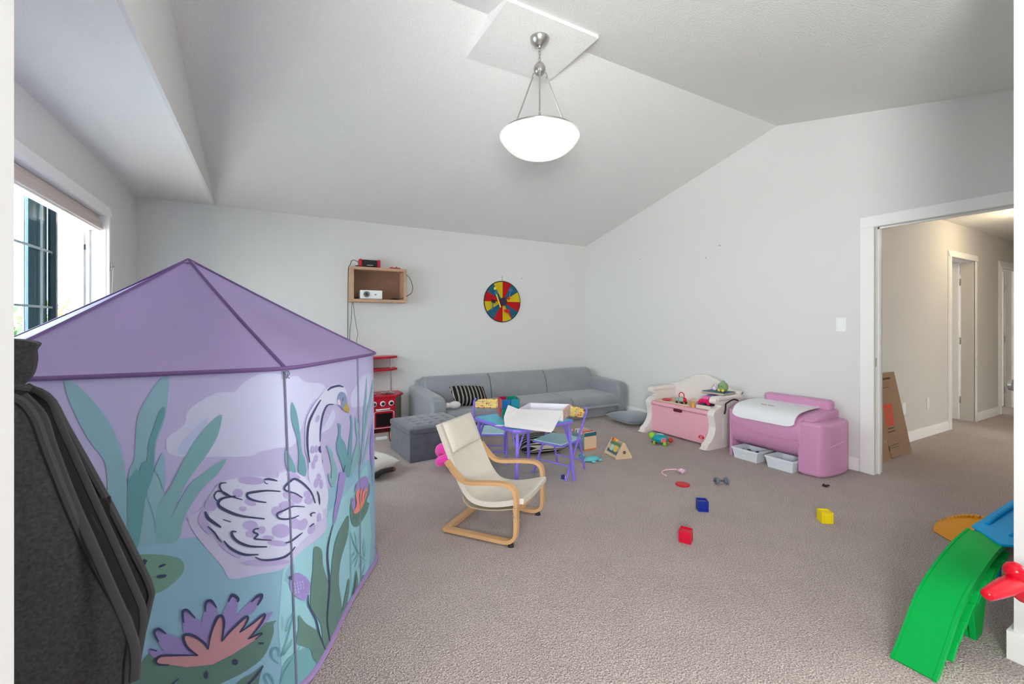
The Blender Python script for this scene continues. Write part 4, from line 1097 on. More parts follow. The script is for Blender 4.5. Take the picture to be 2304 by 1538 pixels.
b = NB(); tube(b, [(-.022, .06 * math.cos(a), .062 + .06 * math.sin(a)) for a in [i * math.pi / 12 for i in range(24)]], .006, 6, closed=True); add('rim', b, m_blk, wr)
b = NB(); box(b, .98, 1.10, 4.72, 4.76, 0.002, .03, .004); o = add('paper_slip', b, m_white); tag(o, 'small white carton on the carpet in front of the red kitchen', 'carton')

# ------------------------------------------------------------------ wall shelf with projector and speaker
m_oak = M('oak_veneer', (184, 150, 122), 0.55, noise=(9, .08))
m_oakd = M('oak_back_panel', (128, 94, 74), 0.6, noise=(7, .1))
BX0, BX1, BZ0, BZ1, BY = .80, 1.437, 1.492, 1.897, 5.20
ws = thing('wall_shelf', 'open oak box shelf fixed to the back wall', 'shelf', ((BX0 + BX1) / 2, 5.40, BZ0))
tt = .034
for nm, a in (('bottom_panel', (BX0, BX1, BY, YB, BZ0, BZ0 + tt)), ('top_panel', (BX0, BX1, BY, YB, BZ1 - tt, BZ1)), ('side_panel', (BX0, BX0 + tt, BY, YB, BZ0 + tt, BZ1 - tt)), ('side_panel', (BX1 - tt, BX1, BY, YB, BZ0 + tt, BZ1 - tt))):
    b = NB(); box(b, *a, .003); add(nm, b, m_oak, ws, True)
b = NB(); box(b, BX0 + tt, BX1 - tt, YB - .015, YB - .001, BZ0 + tt, BZ1 - tt); add('back_panel', b, m_oakd, ws, True, sharp=True)
zt = BZ0 + tt
pj = thing('projector', 'small white projector with round lens inside the oak wall shelf', 'projector', (1.03, 5.27, zt))
b = NB(); box(b, .905, 1.155, 5.215, 5.355, zt + .004, zt + .105, .008, 2); add('body', b, m_white, pj, True)
b = NB(); lathe(b, [(0, .004), (.026, .004), (.029, .010), (.034, .010), (.036, 0), (0, 0)], 24, Matrix.Translation((.975, 5.216, zt + .056)) @ Matrix.Rotation(R(90), 4, 'X')); ln = add('lens_ring', b, M('lens_grey', (112, 118, 116), .3, metal=.4), pj, True)
b = NB(); ball(b, (.975, 5.214, zt + .056), .018, 14, (1, .35, 1)); add('lens', b, M('lens_glass', (40, 46, 48), .1), ln, True)
b = NB(); box(b, 1.065, 1.088, 5.2135, 5.217, zt + .05, zt + .058, .001, 1); add('sensor', b, m_blk, pj, True)
for x in (.93, 1.13):
    b = NB(); cyl(b, (x, 5.235, zt), (x, 5.235, zt + .006), .008, 10); add('foot', b, m_blk, pj, True)
sp = thing('portable_speaker', 'red and black portable speaker on top of the wall shelf', 'speaker', (1.02, 5.27, BZ1))
b = NB(); box(b, .925, 1.105, 5.225, 5.315, BZ1 + .004, BZ1 + .088, .015, 3); grl = add('grille', b, m_blk, sp, True)
for x0, x1 in ((.895, .93), (1.10, 1.135)):
    b = NB(); box(b, x0, x1, 5.22, 5.32, BZ1, BZ1 + .095, .014, 3); add('end_cap', b, m_red, sp, True)
b = NB(); box(b, .98, 1.05, 5.222, 5.227, BZ1 + .02, BZ1 + .028, .001, 1); add('badge', b, m_steel, grl, True)
rg = thing('toy_gadget', 'small flat red gadget on the right of the wall shelf top', 'gadget', (1.31, 5.26, BZ1))
b = NB(); box(b, 1.25, 1.37, 5.225, 5.29, BZ1, BZ1 + .016, .005, 2); add('body', b, m_red, rg, True)
b = NB(); cyl(b, (1.275, 5.255, BZ1 + .015), (1.275, 5.255, BZ1 + .024),   .006, 8); add('button', b, m_blk, rg, True); b = NB(); cyl(b, (1.33, 5.255, BZ1 + .015), (1.33, 5.255, BZ1 + .03), .005, 8); add('button', b, m_blk, rg, True)
m_cord = M('black_cord', (36, 36, 38), .6)
def cord(label, pts, r=.0035):
    q = NB(); tube(q, smooth(pts, 6), r, 6)
    o = add('cable', q, m_cord); tag(o, label, 'cable'); return o
cord('black cable looping from the speaker down behind the shelf left side', [(.897, 5.27, BZ1 + .05), (.86, 5.27, BZ1 + .075), (.82, 5.27, BZ1 + .07), (.805, 5.29, BZ1 + .02), (.795, 5.33, BZ1 - .0), (.793, 5.36, BZ1 - .1), (.793, 5.37, BZ0), (.793, 5.38, 1.2), (.793, 5.38, 0.9), (.793, 5.38, .5)])
cord('black cable bulging out around the right side of the wall shelf', [(1.30, 5.24, zt + .012), (1.38, 5.22, zt + .02), (1.445, 5.20, zt + .05), (1.50, 5.2, 1.62), (1.515, 5.22, 1.70), (1.49, 5.26, 1.80), (1.445, 5.32, 1.865)])
cord('thin black wire hanging straight from the shelf underside', [(.835, 5.34, BZ0), (.83, 5.36, 1.3), (.815, 5.38, 1.1), (.81, 5.38, .5)], .0025)
cord('thin black wire with a kink hanging from the shelf underside', [(.845, 5.34, BZ0), (.88, 5.37, 1.25), (.905, 5.38, 1.12), (.89, 5.38, 1.0), (.885, 5.38, .5)], .0025)
o = cord('coil of black cable lying inside the shelf right corner', [(1.26, 5.25, zt + .006), (1.30, 5.29, zt + .012), (1.35, 5.27, zt + .008), (1.33, 5.24, zt + .012), (1.28, 5.26, zt + .016), (1.33, 5.28, zt + .02)], .005)
o = cord('coil of black cable lying inside the shelf left corner', [(.85, 5.25, zt + .006), (.88, 5.28, zt + .012), (.89, 5.25, zt + .01), (.86, 5.24, zt + .014), (.875, 5.27, zt + .018)], .005)
o = cord('black cable lying on the shelf top behind the speaker left end', [(.85, 5.25, BZ1 + .005), (.88, 5.245, BZ1 + .012), (.91, 5.21, BZ1 + .006)], .006)

# ------------------------------------------------------------------ dart board
DBX, DBZ, DBR = 2.845, 1.552, .283
db = thing('dart_board', 'round hook-and-loop dart board with red, blue and yellow wedges', 'dart board', (DBX, YB, DBZ))
wm = [M('felt_red', (172, 14, 22), .9), M('felt_blue', (32, 92, 112), .9), M('felt_yellow', (196, 170, 20), .9)]
for i in range(12):
    b = NB()
    a0, a1 = math.pi / 2 - i * math.pi / 6, math.pi / 2 - (i + 1) * math.pi / 6
    pts = [(DBX, DBZ)] + [(DBX + DBR * math.cos(a0 + (a1 - a0) * k / 5), DBZ + DBR * math.sin(a0 + (a1 - a0) * k / 5)) for k in range(6)]
    prism(b, pts, YB - .016, YB - .002, 'y'); add('wedge', b, wm[i % 3], db, True, sharp=True)
b = NB(); tube(b, [(DBX + DBR * math.cos(a), YB - .010, DBZ + DBR * math.sin(a)) for a in [i * math.pi / 32 for i in range(64)]], .008, 8, closed=True); add('rim', b, m_blk, db, True)
b = NB(); cyl(b, (DBX + .01, YB - .024, DBZ), (DBX + .01, YB - .015, DBZ), .058, 24, .002); add('bullseye', b, M('felt_plum', (62, 44, 62), .9), db, True)
b = NB(); box(b, DBX - .006, DBX + .002, YB - .006, YB - .001, DBZ + DBR, DBZ + DBR + .075); add('hanging_loop', b, m_steel, db, True, sharp=True)
m_yel = M('yellow_plastic', (222, 204, 70), .4); m_redp = M('red_plastic', (200, 20, 36), .35); m_bluep = M('blue_plastic', (52, 110, 150), .4)
def stuck_ball(x, z, m, label):
    q = NB(); ball(q, (DBX + x, YB - .034, DBZ + z), .022, 14); o = add('sticky_ball', q, m); tag(o, label, 'ball', 'sticky balls on the dart board')
stuck_ball(-.125, .178, m_yel, 'yellow ball stuck at the upper left of the dart board')
stuck_ball(.085, .05, m_redp, 'red ball stuck right of the dart board centre')
stuck_ball(.035, -.125, m_redp, 'red ball stuck below the dart board centre')
def stuck_axe(p0, p1, m, mt, label):
    ax = thing('toy_dart', label, 'toy dart', (DBX + p0[0], YB - .03, DBZ + p0[1]), group='toy darts on the dart board')
    q = NB(); tube(q, [(DBX + p0[0], YB - .03, DBZ + p0[1]), (DBX + p1[0], YB - .03, DBZ + p1[1])], .009, 8); add('shaft', q, m, ax, True)
    q = NB(); box(q, -.03, .03, -.008, .008, -.022, .022, .005, 2, mat=Matrix.Translation((DBX + p0[0], YB - .034, DBZ + p0[1])) @ Matrix.Rotation(math.atan2(p1[0] - p0[0], p1[1] - p0[1]), 4, 'Y')); add('head', q, mt, ax, True)
stuck_axe((-.115, .12), (-.04, -.08), m_yel, m_bluep, 'yellow toy dart stuck left of the dart board centre')
stuck_axe((.12, .16), (.10, .07), m_bluep, m_bluep, 'blue toy dart stuck at the upper right of the dart board')
stuck_axe((-.15, .0), (-.17, -.12), m_bluep, m_blk, 'blue toy dart stuck at the left of the dart board')
stuck_axe((.07, -.13), (.13, -.22), m_redp, m_redp, 'red toy dart stuck at the lower right of the dart board')
# nails, light switch, outlets
def nail(x, y, wall, label):
    r = ray(x, y)
    d = (YB / r.y) if wall == 'back' else (XR / r.x)
    p = Vector((r.x * d, r.y * d, H + r.z * d))
    q = NB()
    cyl(q, p, p + (Vector((0, -.012, 0)) if wall == 'back' else Vector((-.012, 0, 0))), .006, 10)
    o = add('wall_nail', q, m_steel); tag(o, label, 'nail', 'nails in the walls')
nail(1174, 626, 'back', 'small nail in the wall right of the dart board')
nail(1589, 580, 'right', 'larger of the nails high on the bare right wall')
nail(1620, 552, 'right', 'topmost nail on the bare right wall')
nail(1440, 583, 'right', 'small nail on the right wall above the sofa end')
def plate(name, label, cat, c, nrm, w_, h_, toggle, group=None):
    p = thing(name, label, cat, c, group=group)
    q = NB()
    if nrm == 'x':
        box(q, c[0] - .006, c[0], c[1] - w_ / 2, c[1] + w_ / 2, c[2] - h_ / 2, c[2] + h_ / 2, .002); add('plate', q, m_white, p, True)
        q = NB(); box(q, c[0] - .010, c[0] - .005, c[1] - .016, c[1] + .016, c[2] - .033, c[2] + .033, .002); add('rocker', q, m_trim, p, True)
    else:
        box(q, c[0] - w_ / 2, c[0] + w_ / 2, c[1] - .006, c[1], c[2] - h_ / 2, c[2] + h_ / 2, .002); add('plate', q, m_white, p, True)
        for dz in (-.022, .022):
            q = NB(); cyl(q, (c[0], c[1] - .008, c[2] + dz), (c[0], c[1] - .005, c[2] + dz), .015, 14); add('socket', q, m_trim, p, True)
r = ray(1893, 730); d = XR / r.x
plate('light_switch', 'white rocker light switch beside the hallway opening', 'light switch', (XR, r.y * d, 1.23), 'x', .075, .12, True)
for x, y, lb in ((2033, 919, 'white wall outlet just right of the cardboard sheet in the hall'), (2087, 907, 'white wall outlet midway along the hallway wall')):
    r = ray(x, y); d = 1.97 / r.y
    plate('wall_outlet', lb, 'outlet', (r.x * d, 1.97, H + r.z * d), 'y', .075, .12, False, 'hallway outlets')

# ------------------------------------------------------------------ bentwood child's armchair
m_birch = M('birch_plywood', (200, 158, 112), 0.45, noise=(10, .06))
m_canvas = M('cream_canvas', (208, 203, 191), 0.9, bump=(90, .12, .003), noise=(12, .03))
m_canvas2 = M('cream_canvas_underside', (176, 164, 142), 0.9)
A = R(37.7)
ch = thing('bentwood_armchair', 'child\'s bentwood armchair with cream canvas sling seat', 'armchair', (1.21, 2.39, 0), A)
# local frame: x across (near side 0), y towards the back
def cw(x, y, z):                       # chair world point from front-near corner
    ux = Vector((math.cos(A), math.sin(A), 0)); uy = Vector((-math.sin(A), math.cos(A), 0))
    return Vector((1.174, 2.10, 0)) + ux * x + uy * y + Vector((0, 0, z))
W = .44
side = [(.43, .022), (.30, .022), (.12, .022), (.03, .025), (-.012, .055), (-.02, .10), (-.02, .20), (-.02, .27), (-.008, .315), (.03, .338), (.10, .338), (.20, .326), (.27, .318), (.32, .325), (.355, .35), (.40, .395), (.425, .425)]
for x in (0.0, W):
    b = NB(); tube(b, smooth([cw(x, y, z) for y, z in side], 4), .01, 4, flat=(.010, .019), up=None); add('side_frame', b, m_birch, ch, True, ang=50)
b = NB(); tube(b, [cw(-.015, .425, .022), cw(W + .015, .425, .022)], .01, 4, flat=(.012, .019)); add('rear_runner', b, m_birch, ch, True)
b = NB(); tube(b, smooth([cw(.02, .0, .205), cw(.10, .0, .19), cw(W / 2, .0, .185), cw(W - .10, .0, .19), cw(W - .02, .0, .205)], 4), .01, 4, flat=(.022, .009)); add('front_rail', b, m_birch, ch, True)
prof = smooth([(-.055, .262, 0), (-.03, .262, 0), (.04, .240, 0), (.12, .220, 0), (.20, .212, 0), (.265, .222, 0), (.31, .262, 0), (.355, .335, 0), (.41, .45, 0), (.46, .56, 0), (.492, .632, 0)], 4)
b = NB(); n = len(prof); g = []
nx = 10
for i in range(nx + 1):
    u = i / nx; x = .028 + (W - .056) * u; bow = 0.014 * math.sin(math.pi * u)
    row = []
    for k, p in enumerate(prof):
        t = (prof[min(k + 1, n - 1)] - prof[max(k - 1, 0)]).normalized()
        nn = Vector((-t.y, t.x))
        off = -bow
        row.append(cw(x, p.x + nn.x * off, p.y + nn.y * off))
    g.append(row)
def sheet(bm, g, th):
    v0 = [[bm.verts.new(p) for p in r_] for r_ in g]
    v1 = []
    for i, r_ in enumerate(g):
        q = []
        for k, p in enumerate(r_):
            a = (r_[min(k + 1, len(r_) - 1)] - r_[max(k - 1, 0)])
            c = (g[min(i + 1, len(g) - 1)][k] - g[max(i - 1, 0)][k])
            nn = c.cross(a).normalized()
            q.append(bm.verts.new(p + nn * th))
        v1.append(q)
    I, K = len(g), len(g[0])
    for i in range(I - 1):
        for k in range(K - 1):
            bm.faces.new((v0[i][k], v0[i + 1][k], v0[i + 1][k + 1], v0[i][k + 1]))
            bm.faces.new((v1[i][k], v1[i][k + 1], v1[i + 1][k + 1], v1[i + 1][k]))
    for i in range(I - 1):
        for k in (0, K - 1):
            bm.faces.new((v0[i][k], v1[i][k], v1[i + 1][k], v0[i + 1][k]))
    for k in range(K - 1):
        for i in (0, I - 1):
            bm.faces.new((v0[i][k], v0[i][k + 1], v1[i][k + 1], v1[i][k]))
sheet(b, g, -.030); add('sling_seat', b, m_canvas, ch, True, ang=50)
# underside pocket of the cover
pr2 = smooth([(.0, .195, 0), (.10, .172, 0), (.20, .158, 0), (.285, .160, 0), (.325, .185, 0), (.338, .215, 0)], 3)
b = NB(); sheet(b, [[cw(.03 + (W - .06) * i / 6, p.x, p.y) for p in pr2] for i in range(7)], .006); add('under_cover', b, m_canvas2, ch, True, ang=50)
b = NB()
c0 = cw(W / 2, .445, .545)
ang = math.atan2(.18, .082)
pillow(b, .375, .20, .05, 14, .3, 0.01, mat=Matrix.Translation(cw(W / 2, .446, .548)) @ Matrix.Rotation(A, 4, 'Z') @ Matrix.Rotation(ang, 4, 'X'))
add('head_pillow', b, m_canvas, ch, True, subsurf=1)
for x in (0.0, W):
    b = NB(); q = cw(x, .012, 0); lathe(b, [(0, 0), (.018, 0), (.016, .008), (.011, .022), (0, .024)], 12, Matrix.Translation(q)); add('rubber_foot', b, m_blk, ch, True)
    for z in (.175, .23):
        b = NB(); q = cw(x - (.02 if x == 0 else -.02), -.02, z); ball(b, q, .006, 8, (1, 1, 1)); add('bolt', b, m_steel, ch, True)
    b = NB(); ball(b, cw(x - (.02 if x == 0 else -.02), .395, .39), .006, 8); add('bolt', b, m_steel, ch, True)

# ------------------------------------------------------------------ purple folding table and chairs
m_pur = M('violet_enamel', (124, 108, 206), 0.35)
m_mint = M('mint_vinyl', (158, 200, 204), 0.45)
m_turq = M('turquoise_print', (64, 184, 208), 0.35, noise=(5, .18))
def pad_mat():
    m = bpy.data.materials.new('dotted_yellow_vinyl'); m.use_nodes = True
    nt = m.node_tree; b_ = nt.nodes['Principled BSDF']; b_.inputs['Roughness'].default_value = .5
    tc = nt.nodes.new('ShaderNodeTexCoord'); v = nt.nodes.new('ShaderNodeTexVoronoi'); v.inputs['Scale'].default_value = 52; v.inputs['Randomness'].default_value = 0.25
    rp = nt.nodes.new('ShaderNodeValToRGB'); rp.color_ramp.interpolation = 'CONSTANT'
    cols = [(206, 92, 60), (226, 190, 90), (150, 176, 140), (196, 60, 50), (214, 160, 150), (140, 150, 80)]
    rp.color_ramp.elements[0].color = C(*cols[0]); rp.color_ramp.elements[1].position = .17; rp.color_ramp.elements[1].color = C(*cols[1])
    for i in range(2, 6):
        e = rp.color_ramp.elements.new(i / 6); e.color = C(*cols[i])
    sp_ = nt.nodes.new('ShaderNodeSeparateXYZ')
    st = nt.nodes.new('ShaderNodeMath'); st.operation = 'LESS_THAN'; st.inputs[1].default_value = 0.5
    mx = nt.nodes.new('ShaderNodeMixRGB'); mx.inputs[1].default_value = C(232, 200, 110)
    nt.links.new(tc.outputs['Object'], v.inputs['Vector']); nt.links.new(v.outputs['Color'], sp_.inputs[0]); nt.links.new(sp_.outputs[0], rp.inputs[0])
    nt.links.new(v.outputs['Distance'], st.inputs[0]); nt.links.new(st.outputs[0], mx.inputs[0]); nt.links.new(rp.outputs[0], mx.inputs[2]); nt.links.new(mx.outputs[0], b_.inputs['Base Color'])
    return m
m_pad = pad_mat()
TA = R(7.6); TS = .575
tb = thing('folding_table', 'small square violet-legged folding table with turquoise top', 'table', (1.775, 3.005, 0), TA)
hs = TS / 2
b = NB(); box(b, -hs + .012, hs - .012, -hs + .012, hs - .012, .458, .480, .004); add('table_top', b, m_turq, tb)
b = NB(); tube(b, [(-hs + .03, -hs, .466), (hs - .03, -hs, .466), (hs, -hs + .03, .466), (hs, hs - .03, .466), (hs - .03, hs, .466), (-hs + .03, hs, .466), (-hs, hs - .03, .466), (-hs, -hs + .03, .466)], .014, 10, closed=True); add('edge_tube', b, m_pur, tb)
for sx in (-1, 1):
    for sy in (-1, 1):
        b = NB(); tube(b, [(sx * (hs - .035), sy * (hs - .035), .46), (sx * (hs - .002), sy * (hs - .002), 0.0)], .0135, 10); lg = add('leg', b, m_pur, tb)
        b = NB(); tube(b, [(sx * (hs - .03), sy * (hs - .03), .30), (sx * (hs - .10), sy * (hs - .03), .46)], .006, 8); add('brace', b, m_pur, lg)
        b = NB(); tube(b, [(sx * (hs - .03), sy * (hs - .03), .30), (sx * (hs - .03), sy * (hs - .10), .46)], .006, 8); add('brace', b, m_pur, lg)
b = NB()
m_coral = M('coral_print', (196, 128, 112), .4)
for k, (x0, y0, x1, y1, w_) in enumerate(((-.20, .03, -.04, -.06, .03), (-.17, -.04, -.02, -.10, .022), (-.12, .06, .0, -.02, .02))):
    pts = [(x0, y0), ((x0 + x1) / 2, (y0 + y1) / 2 - w_), (x1, y1), ((x0 + x1) / 2, (y0 + y1) / 2 + w_)]
    prism(b, [(p.x, p.y) for p in smooth([(x, y, 0) for x, y in pts], 4, True)], .4800, .4806, 'z')
add('printed_motif', b, m_coral, tb, sharp=True)['kind'] = 'stuff'

kc = thing('folding_chair', 'violet folding chair with mint seat in front of the book box, right of the table', 'chair', (2.13, 2.995, 0), 0.0, 'violet children\'s folding chairs')
hw = .158
# local: faces -y
for sx in (-1, 1):
    b = NB(); tube(b, [(sx * hw, -.170, 0), (sx * hw, .02, .285), (sx * (hw - .002), .17, .50), (sx * (hw - .02), .182, .525)], .0095, 10); add('side_tube', b, m_pur, kc)
    b = NB(); tube(b, [(sx * (hw - .022), .172, 0), (sx * (hw - .022), -.02, .15), (sx * (hw - .022), -.145, .262)] if False else [(sx * (hw - .022), .172, 0), (sx * (hw - .022), .085, .262)], .0085, 10); add('rear_leg', b, m_pur, kc)
    b = NB(); tube(b, [(sx * hw, -.170, 0.0), (sx * hw, -.165, .018)], .012, 10); add('foot_cap', b, m_pur, kc)
b = NB(); tube(b, [(-hw, -.105, .098), (hw, -.105, .098)], .007, 8); add('front_stretcher', b, m_pur, kc)
b = NB(); tube(b, [(-hw + .022, .145, .082), (hw - .022, .145, .082)], .007, 8); add('rear_stretcher', b, m_pur, kc)
seat = [(-.135, -.17), (-.10, -.195), (.10, -.195), (.135, -.17), (.14, .06), (.115, .10), (-.115, .10), (-.14, .06)]
b = NB(); prism(b, [(p.x, p.y) for p in smooth([(x, y, 0) for x, y in seat], 3, True)], .270, .288, 'z', .006, 2); add('seat', b, m_mint, kc)
b = NB(); tube(b, [(p.x, p.y, .272) for p in smooth([(x * 1.03, y * 1.03, 0) for x, y in seat], 3, True)], .0085, 8, closed=True); add('seat_rim', b, m_pur, kc)
n = 12; g = []
for i in range(n + 1):
    u = 2 * i / n - 1
    x = u * (hw - .012)
    bow = .022 * (1 - u * u)
    top_z = .522 - .012 * u * u - (.02 if abs(u) > .95 else 0); bot_z = .432 + .012 * u * u
    g.append([Vector((x, .132 + bow + .035 * t, bot_z + (top_z - bot_z) * t)) for t in (0, .25, .5, .75, 1)])
b = NB(); sheet(b, g, .016); add('backrest', b, m_pad, kc, subsurf=1)
fa = math.atan2(-.377, -.926)          # facing direction of the right chair
kc.rotation_euler = (0, 0, fa + math.pi / 2)
fb = math.atan2(-.876, -.48)
copy_tree(kc, (1.755, 3.575, 0), fb + math.pi / 2, 'violet folding chair with dotted backrest between the table and the sofa')

# open game box on the table
ZT = .4815
gb = thing('game_box', 'open white cardboard box with its lid flap folded down over the table', 'box', (1.96, 2.96, ZT))
m_card = M('white_card', (222, 220, 220), .7); m_cardp = M('printed_card', (206, 176, 160), .6, noise=(30, .25)); m_cardin = M('white_card_inside', (216, 216, 224), .7)
FLc, FRc, BRc, BLc = (Vector((1.717, 2.982, 0)), Vector((1.981, 2.749, 0)), Vector((2.206, 2.947, 0)), Vector((1.942, 3.18, 0)))
def wallq(p, q, z0, z1, th, nm, m):
    d = (q - p).normalized(); nn = Vector((-d.y, d.x, 0)) * th
    b_ = NB()
    vv = [b_.verts.new(v + Vector((0, 0, z))) for z in (z0, z1) for v in (p, q, q + nn, p + nn)]
    for f in ((0, 1, 2, 3), (4, 5, 6, 7), (0, 1, 5, 4), (1, 2, 6, 5), (2, 3, 7, 6), (3, 0, 4, 7)): b_.faces.new([vv[i] for i in f])
    return add(nm, b_, m, gb, True, sharp=True)
zb = ZT + .082
wallq(FLc, FRc, ZT, zb, .004, 'front_wall', m_card); wallq(FRc, BRc, ZT, zb, .012, 'side_wall', m_cardp); wallq(BRc, BLc, ZT, zb, .012, 'back_wall', m_cardin); wallq(BLc, FLc, ZT, zb, .012, 'side_wall', m_cardin)
b = NB(); vv = [b.verts.new(v + Vector((0, 0, z))) for z in (ZT + .001, ZT + .005) for v in (FLc, FRc, BRc, BLc)]
for f in ((0, 1, 2, 3), (4, 5, 6, 7), (0, 1, 5, 4), (1, 2, 6, 5), (2, 3, 7, 6), (3, 0, 4, 7)): b.faces.new([vv[i] for i in f])
add('bottom', b, m_cardin, gb, True, sharp=True)
def panel(pts, th, nm, m):
    P = [Vector(p) for p in pts]; nn = (P[1] - P[0]).cross(P[2] - P[0]).normalized() * th
    b_ = NB(); a = [b_.verts.new(p) for p in P]; c = [b_.verts.new(p + nn) for p in P]
    b_.faces.new(a); b_.faces.new(c[::-1])
    for i in range(len(P)): b_.faces.new((a[i], a[(i + 1) % len(P)], c[(i + 1) % len(P)], c[i]))
    return add(nm, b_, m, gb, True, sharp=True)
od = Vector((-.75, -.66, 0))
L0 = FLc + Vector((0, 0, zb)); L1 = FRc + Vector((0, 0, zb))
E0 = FLc + od * .30; E0.z = .500; E1 = FRc + od * .30; E1.z = .486
panel([L0, L1, E1, E0], .003, 'lid_flap', m_card)
ax = (FRc - FLc).normalized()
panel([L0, E0, E0 - ax * .015 + Vector((0, 0, .055)) + od * -.02, L0 - ax * .05 + Vector((0, 0, .045)) + od * .09, ], .003, 'side_tab', m_card)
panel([E0, E1, E1 + od * .03 + Vector((0, 0, -.012)) - ax * .01, E0 + od * .03 + Vector((0, 0, -.002)) + ax * .01], .003, 'front_lip', m_card)
panel([E0 + Vector((0, 0, .001)), E0 - ax * .02 + od * .03 + Vector((0, 0, 0)), E0 - ax * .085 + od * -.02 + Vector((0, 0, -.012)), E0 - ax * .075 + od * -.045 + Vector((0, 0, -.01))], .002, 'small_tab', m_card)
# translucent tile tower
mt = thing('tile_tower', 'cube of translucent red, blue and teal building tiles on the table', 'toy', (1.71, 3.13, ZT))
def tile(nm, rgb):
    m = M('tile_' + nm, rgb, .15, spec=.5, trans=.25, k=1.1); return m
tc_ = [tile('blue', (18, 104, 168)), tile('teal', (10, 134, 156)), tile('green', (16, 142, 112)), tile('red', (206, 40, 44)), tile('orange', (220, 92, 50)), tile('magenta', (170, 20, 70)), tile('navy', (20, 84, 150))]
O = Vector((1.618, 3.078, ZT)); u1 = Vector((.966, -.259, 0)); u2 = Vector((.259, .966, 0)); sz = .075
def put_tile(o_, ua, i, j, m):
    a = o_ + ua * (i * sz) + Vector((0, 0, j * sz)); nn = ua.cross(Vector((0, 0, 1))) * .0045
    b_ = NB()
    P = [a + ua * (sz * p) + Vector((0, 0, sz * q)) for p, q in ((.015, .015), (.985, .015), (.985, .985), (.015, .985))]
    A0 = [b_.verts.new(p) for p in P]; A1 = [b_.verts.new(p + nn) for p in P]
    b_.faces.new(A0); b_.faces.new(A1[::-1])
    for k in range(4): b_.faces.new((A0[k], A0[(k + 1) % 4], A1[(k + 1) % 4], A1[k]))
    bmesh.ops.bevel(b_, geom=list(b_.edges), offset=.0015, segments=1, affect='EDGES')
    add('tile', b_, m, mt, True)
for j, row in enumerate(((2, 1), (0, 1))):
    for i, c in enumerate(row): put_tile(O, u1, i, j, tc_[c])
for j, row in enumerate(((3, 4), (4, 3))):
    for i, c in enumerate(row): put_tile(O, u2, i, j, tc_[c])
for j, row in enumerate(((6, 1), (5, 2))):
    for i, c in enumerate(row): put_tile(O + u2 * .15, u1, i, j, tc_[c])
for j, row in enumerate(((1, 2), (4, 1))):
    for i, c in enumerate(row): put_tile(O + u1 * .15, u2, i, j, tc_[c])
p = gp(1182, 905, .565)
b = NB(); box(b, -.02, .02, -.012, .012, 0, .03, .004, 2, mat=rot(.3, 0, 0, (1.90, 3.215, ZT))); o = add('toy_block', b, m_red); tag(o, 'tiny red toy piece on the table behind the white box', 'toy')

# ------------------------------------------------------------------ book box, wooden triangle, teal dinosaur, blue flower toy
bk = thing('book_box', 'peach-fronted card box of children\'s books on the carpet behind the right chair', 'box', (2.75, 3.46, 0))
m_peach = M('peach_card', (214, 184, 152), .7); m_tealc = M('dark_teal_card', (40, 100, 104), .6)
X0, X1, Y0, Y1 = 2.675, 2.822, 3.355, 3.56
b = NB(); box(b, X0, X1, Y0, Y0 + .006, .012, .135); add('front_panel', b, m_peach, bk, True, sharp=True)
b = NB(); box(b, X0, X1, Y0 - .001, Y0 + .007, 0, .014); add('orange_base', b, M('orange_card', (204, 120, 62), .6), bk, True, sharp=True)
b = NB(); box(b, X0, X1, Y0 - .0005, Y0 + .0065, .135, .170); add('teal_band', b, m_tealc, bk, True, sharp=True)
b = NB(); box(b, X0, X0 + .006, Y0 + .007, Y1, 0, .15); add('side_panel', b, M('grey_blue_card', (120, 140, 150), .6), bk, True, sharp=True)
b = NB(); box(b, X1 - .006, X1, Y0 + .007, Y1, 0, .165); add('side_panel', b, m_card, bk, True, sharp=True)
b = NB(); box(b, X0, X1, Y1, Y1 + .006, 0, .165); add('back_panel', b, m_card, bk, True, sharp=True)
bc = [(204, 196, 190), (190, 80, 70), (216, 206, 196), (150, 170, 176), (212, 150, 120), (220, 214, 206), (96, 130, 140)]
for i in range(9):
    y = Y0 + .012 + i * .021
    q = NB(); box(q, X0 + .01, X1 - .01, y, y + .017, .004, .172 + .008 * ((i * 5) % 3) / 2, .0015, 1)
    o = add('book', q, M('book_cover_%d' % (i % 7), bc[i % 7], .6)); tag(o, ('frontmost book, thin grey, in the peach book box', 'second book from the front, thin red, in the peach box', 'third book from the front, cream, in the peach box', 'fourth book from the front, blue-grey, in the peach box', 'middle book, orange, in the peach box', 'white book just behind the middle of the peach box', 'slate book third from the back of the peach box', 'grey book next to last in the peach box', 'rearmost book, red, in the peach box')[i], 'book', 'books in the peach box')
wt = thing('wooden_activity_triangle', 'triangular wooden activity toy with beads standing on the carpet', 'toy', (2.83, 3.08, 0))
m_pale = M('pale_wood', (206, 182, 150), .6, noise=(8, .05))
e1 = Vector((2.752, 3.003, 0)); e2 = Vector((2.912, 2.957, 0)); ln_ = Vector((.043, .207, 0))
du = (e2 - e1)
def tri_panel(off, nm):
    o_ = ln_.normalized() * off
    P = [(0.0, .012), (.03, 0), (.97, 0), (1.0, .012), (.56, .143), (.50, .150), (.44, .143)]
    b_ = NB(); nn = ln_.normalized() * .012
    a = [b_.verts.new(e1 + o_ + du * u + Vector((0, 0, z))) for u, z in P]; c = [b_.verts.new(e1 + o_ + nn + du * u + Vector((0, 0, z))) for u, z in P]
    b_.faces.new(a); b_.faces.new(c[::-1])
    for i in range(len(P)): b_.faces.new((a[i], a[(i + 1) % len(P)], c[(i + 1) % len(P)], c[i]))
    return add(nm, b_, m_pale, wt, True, sharp=True)
tri_panel(0, 'end_panel'); tri_panel(.198, 'end_panel')
lnn = ln_.normalized()
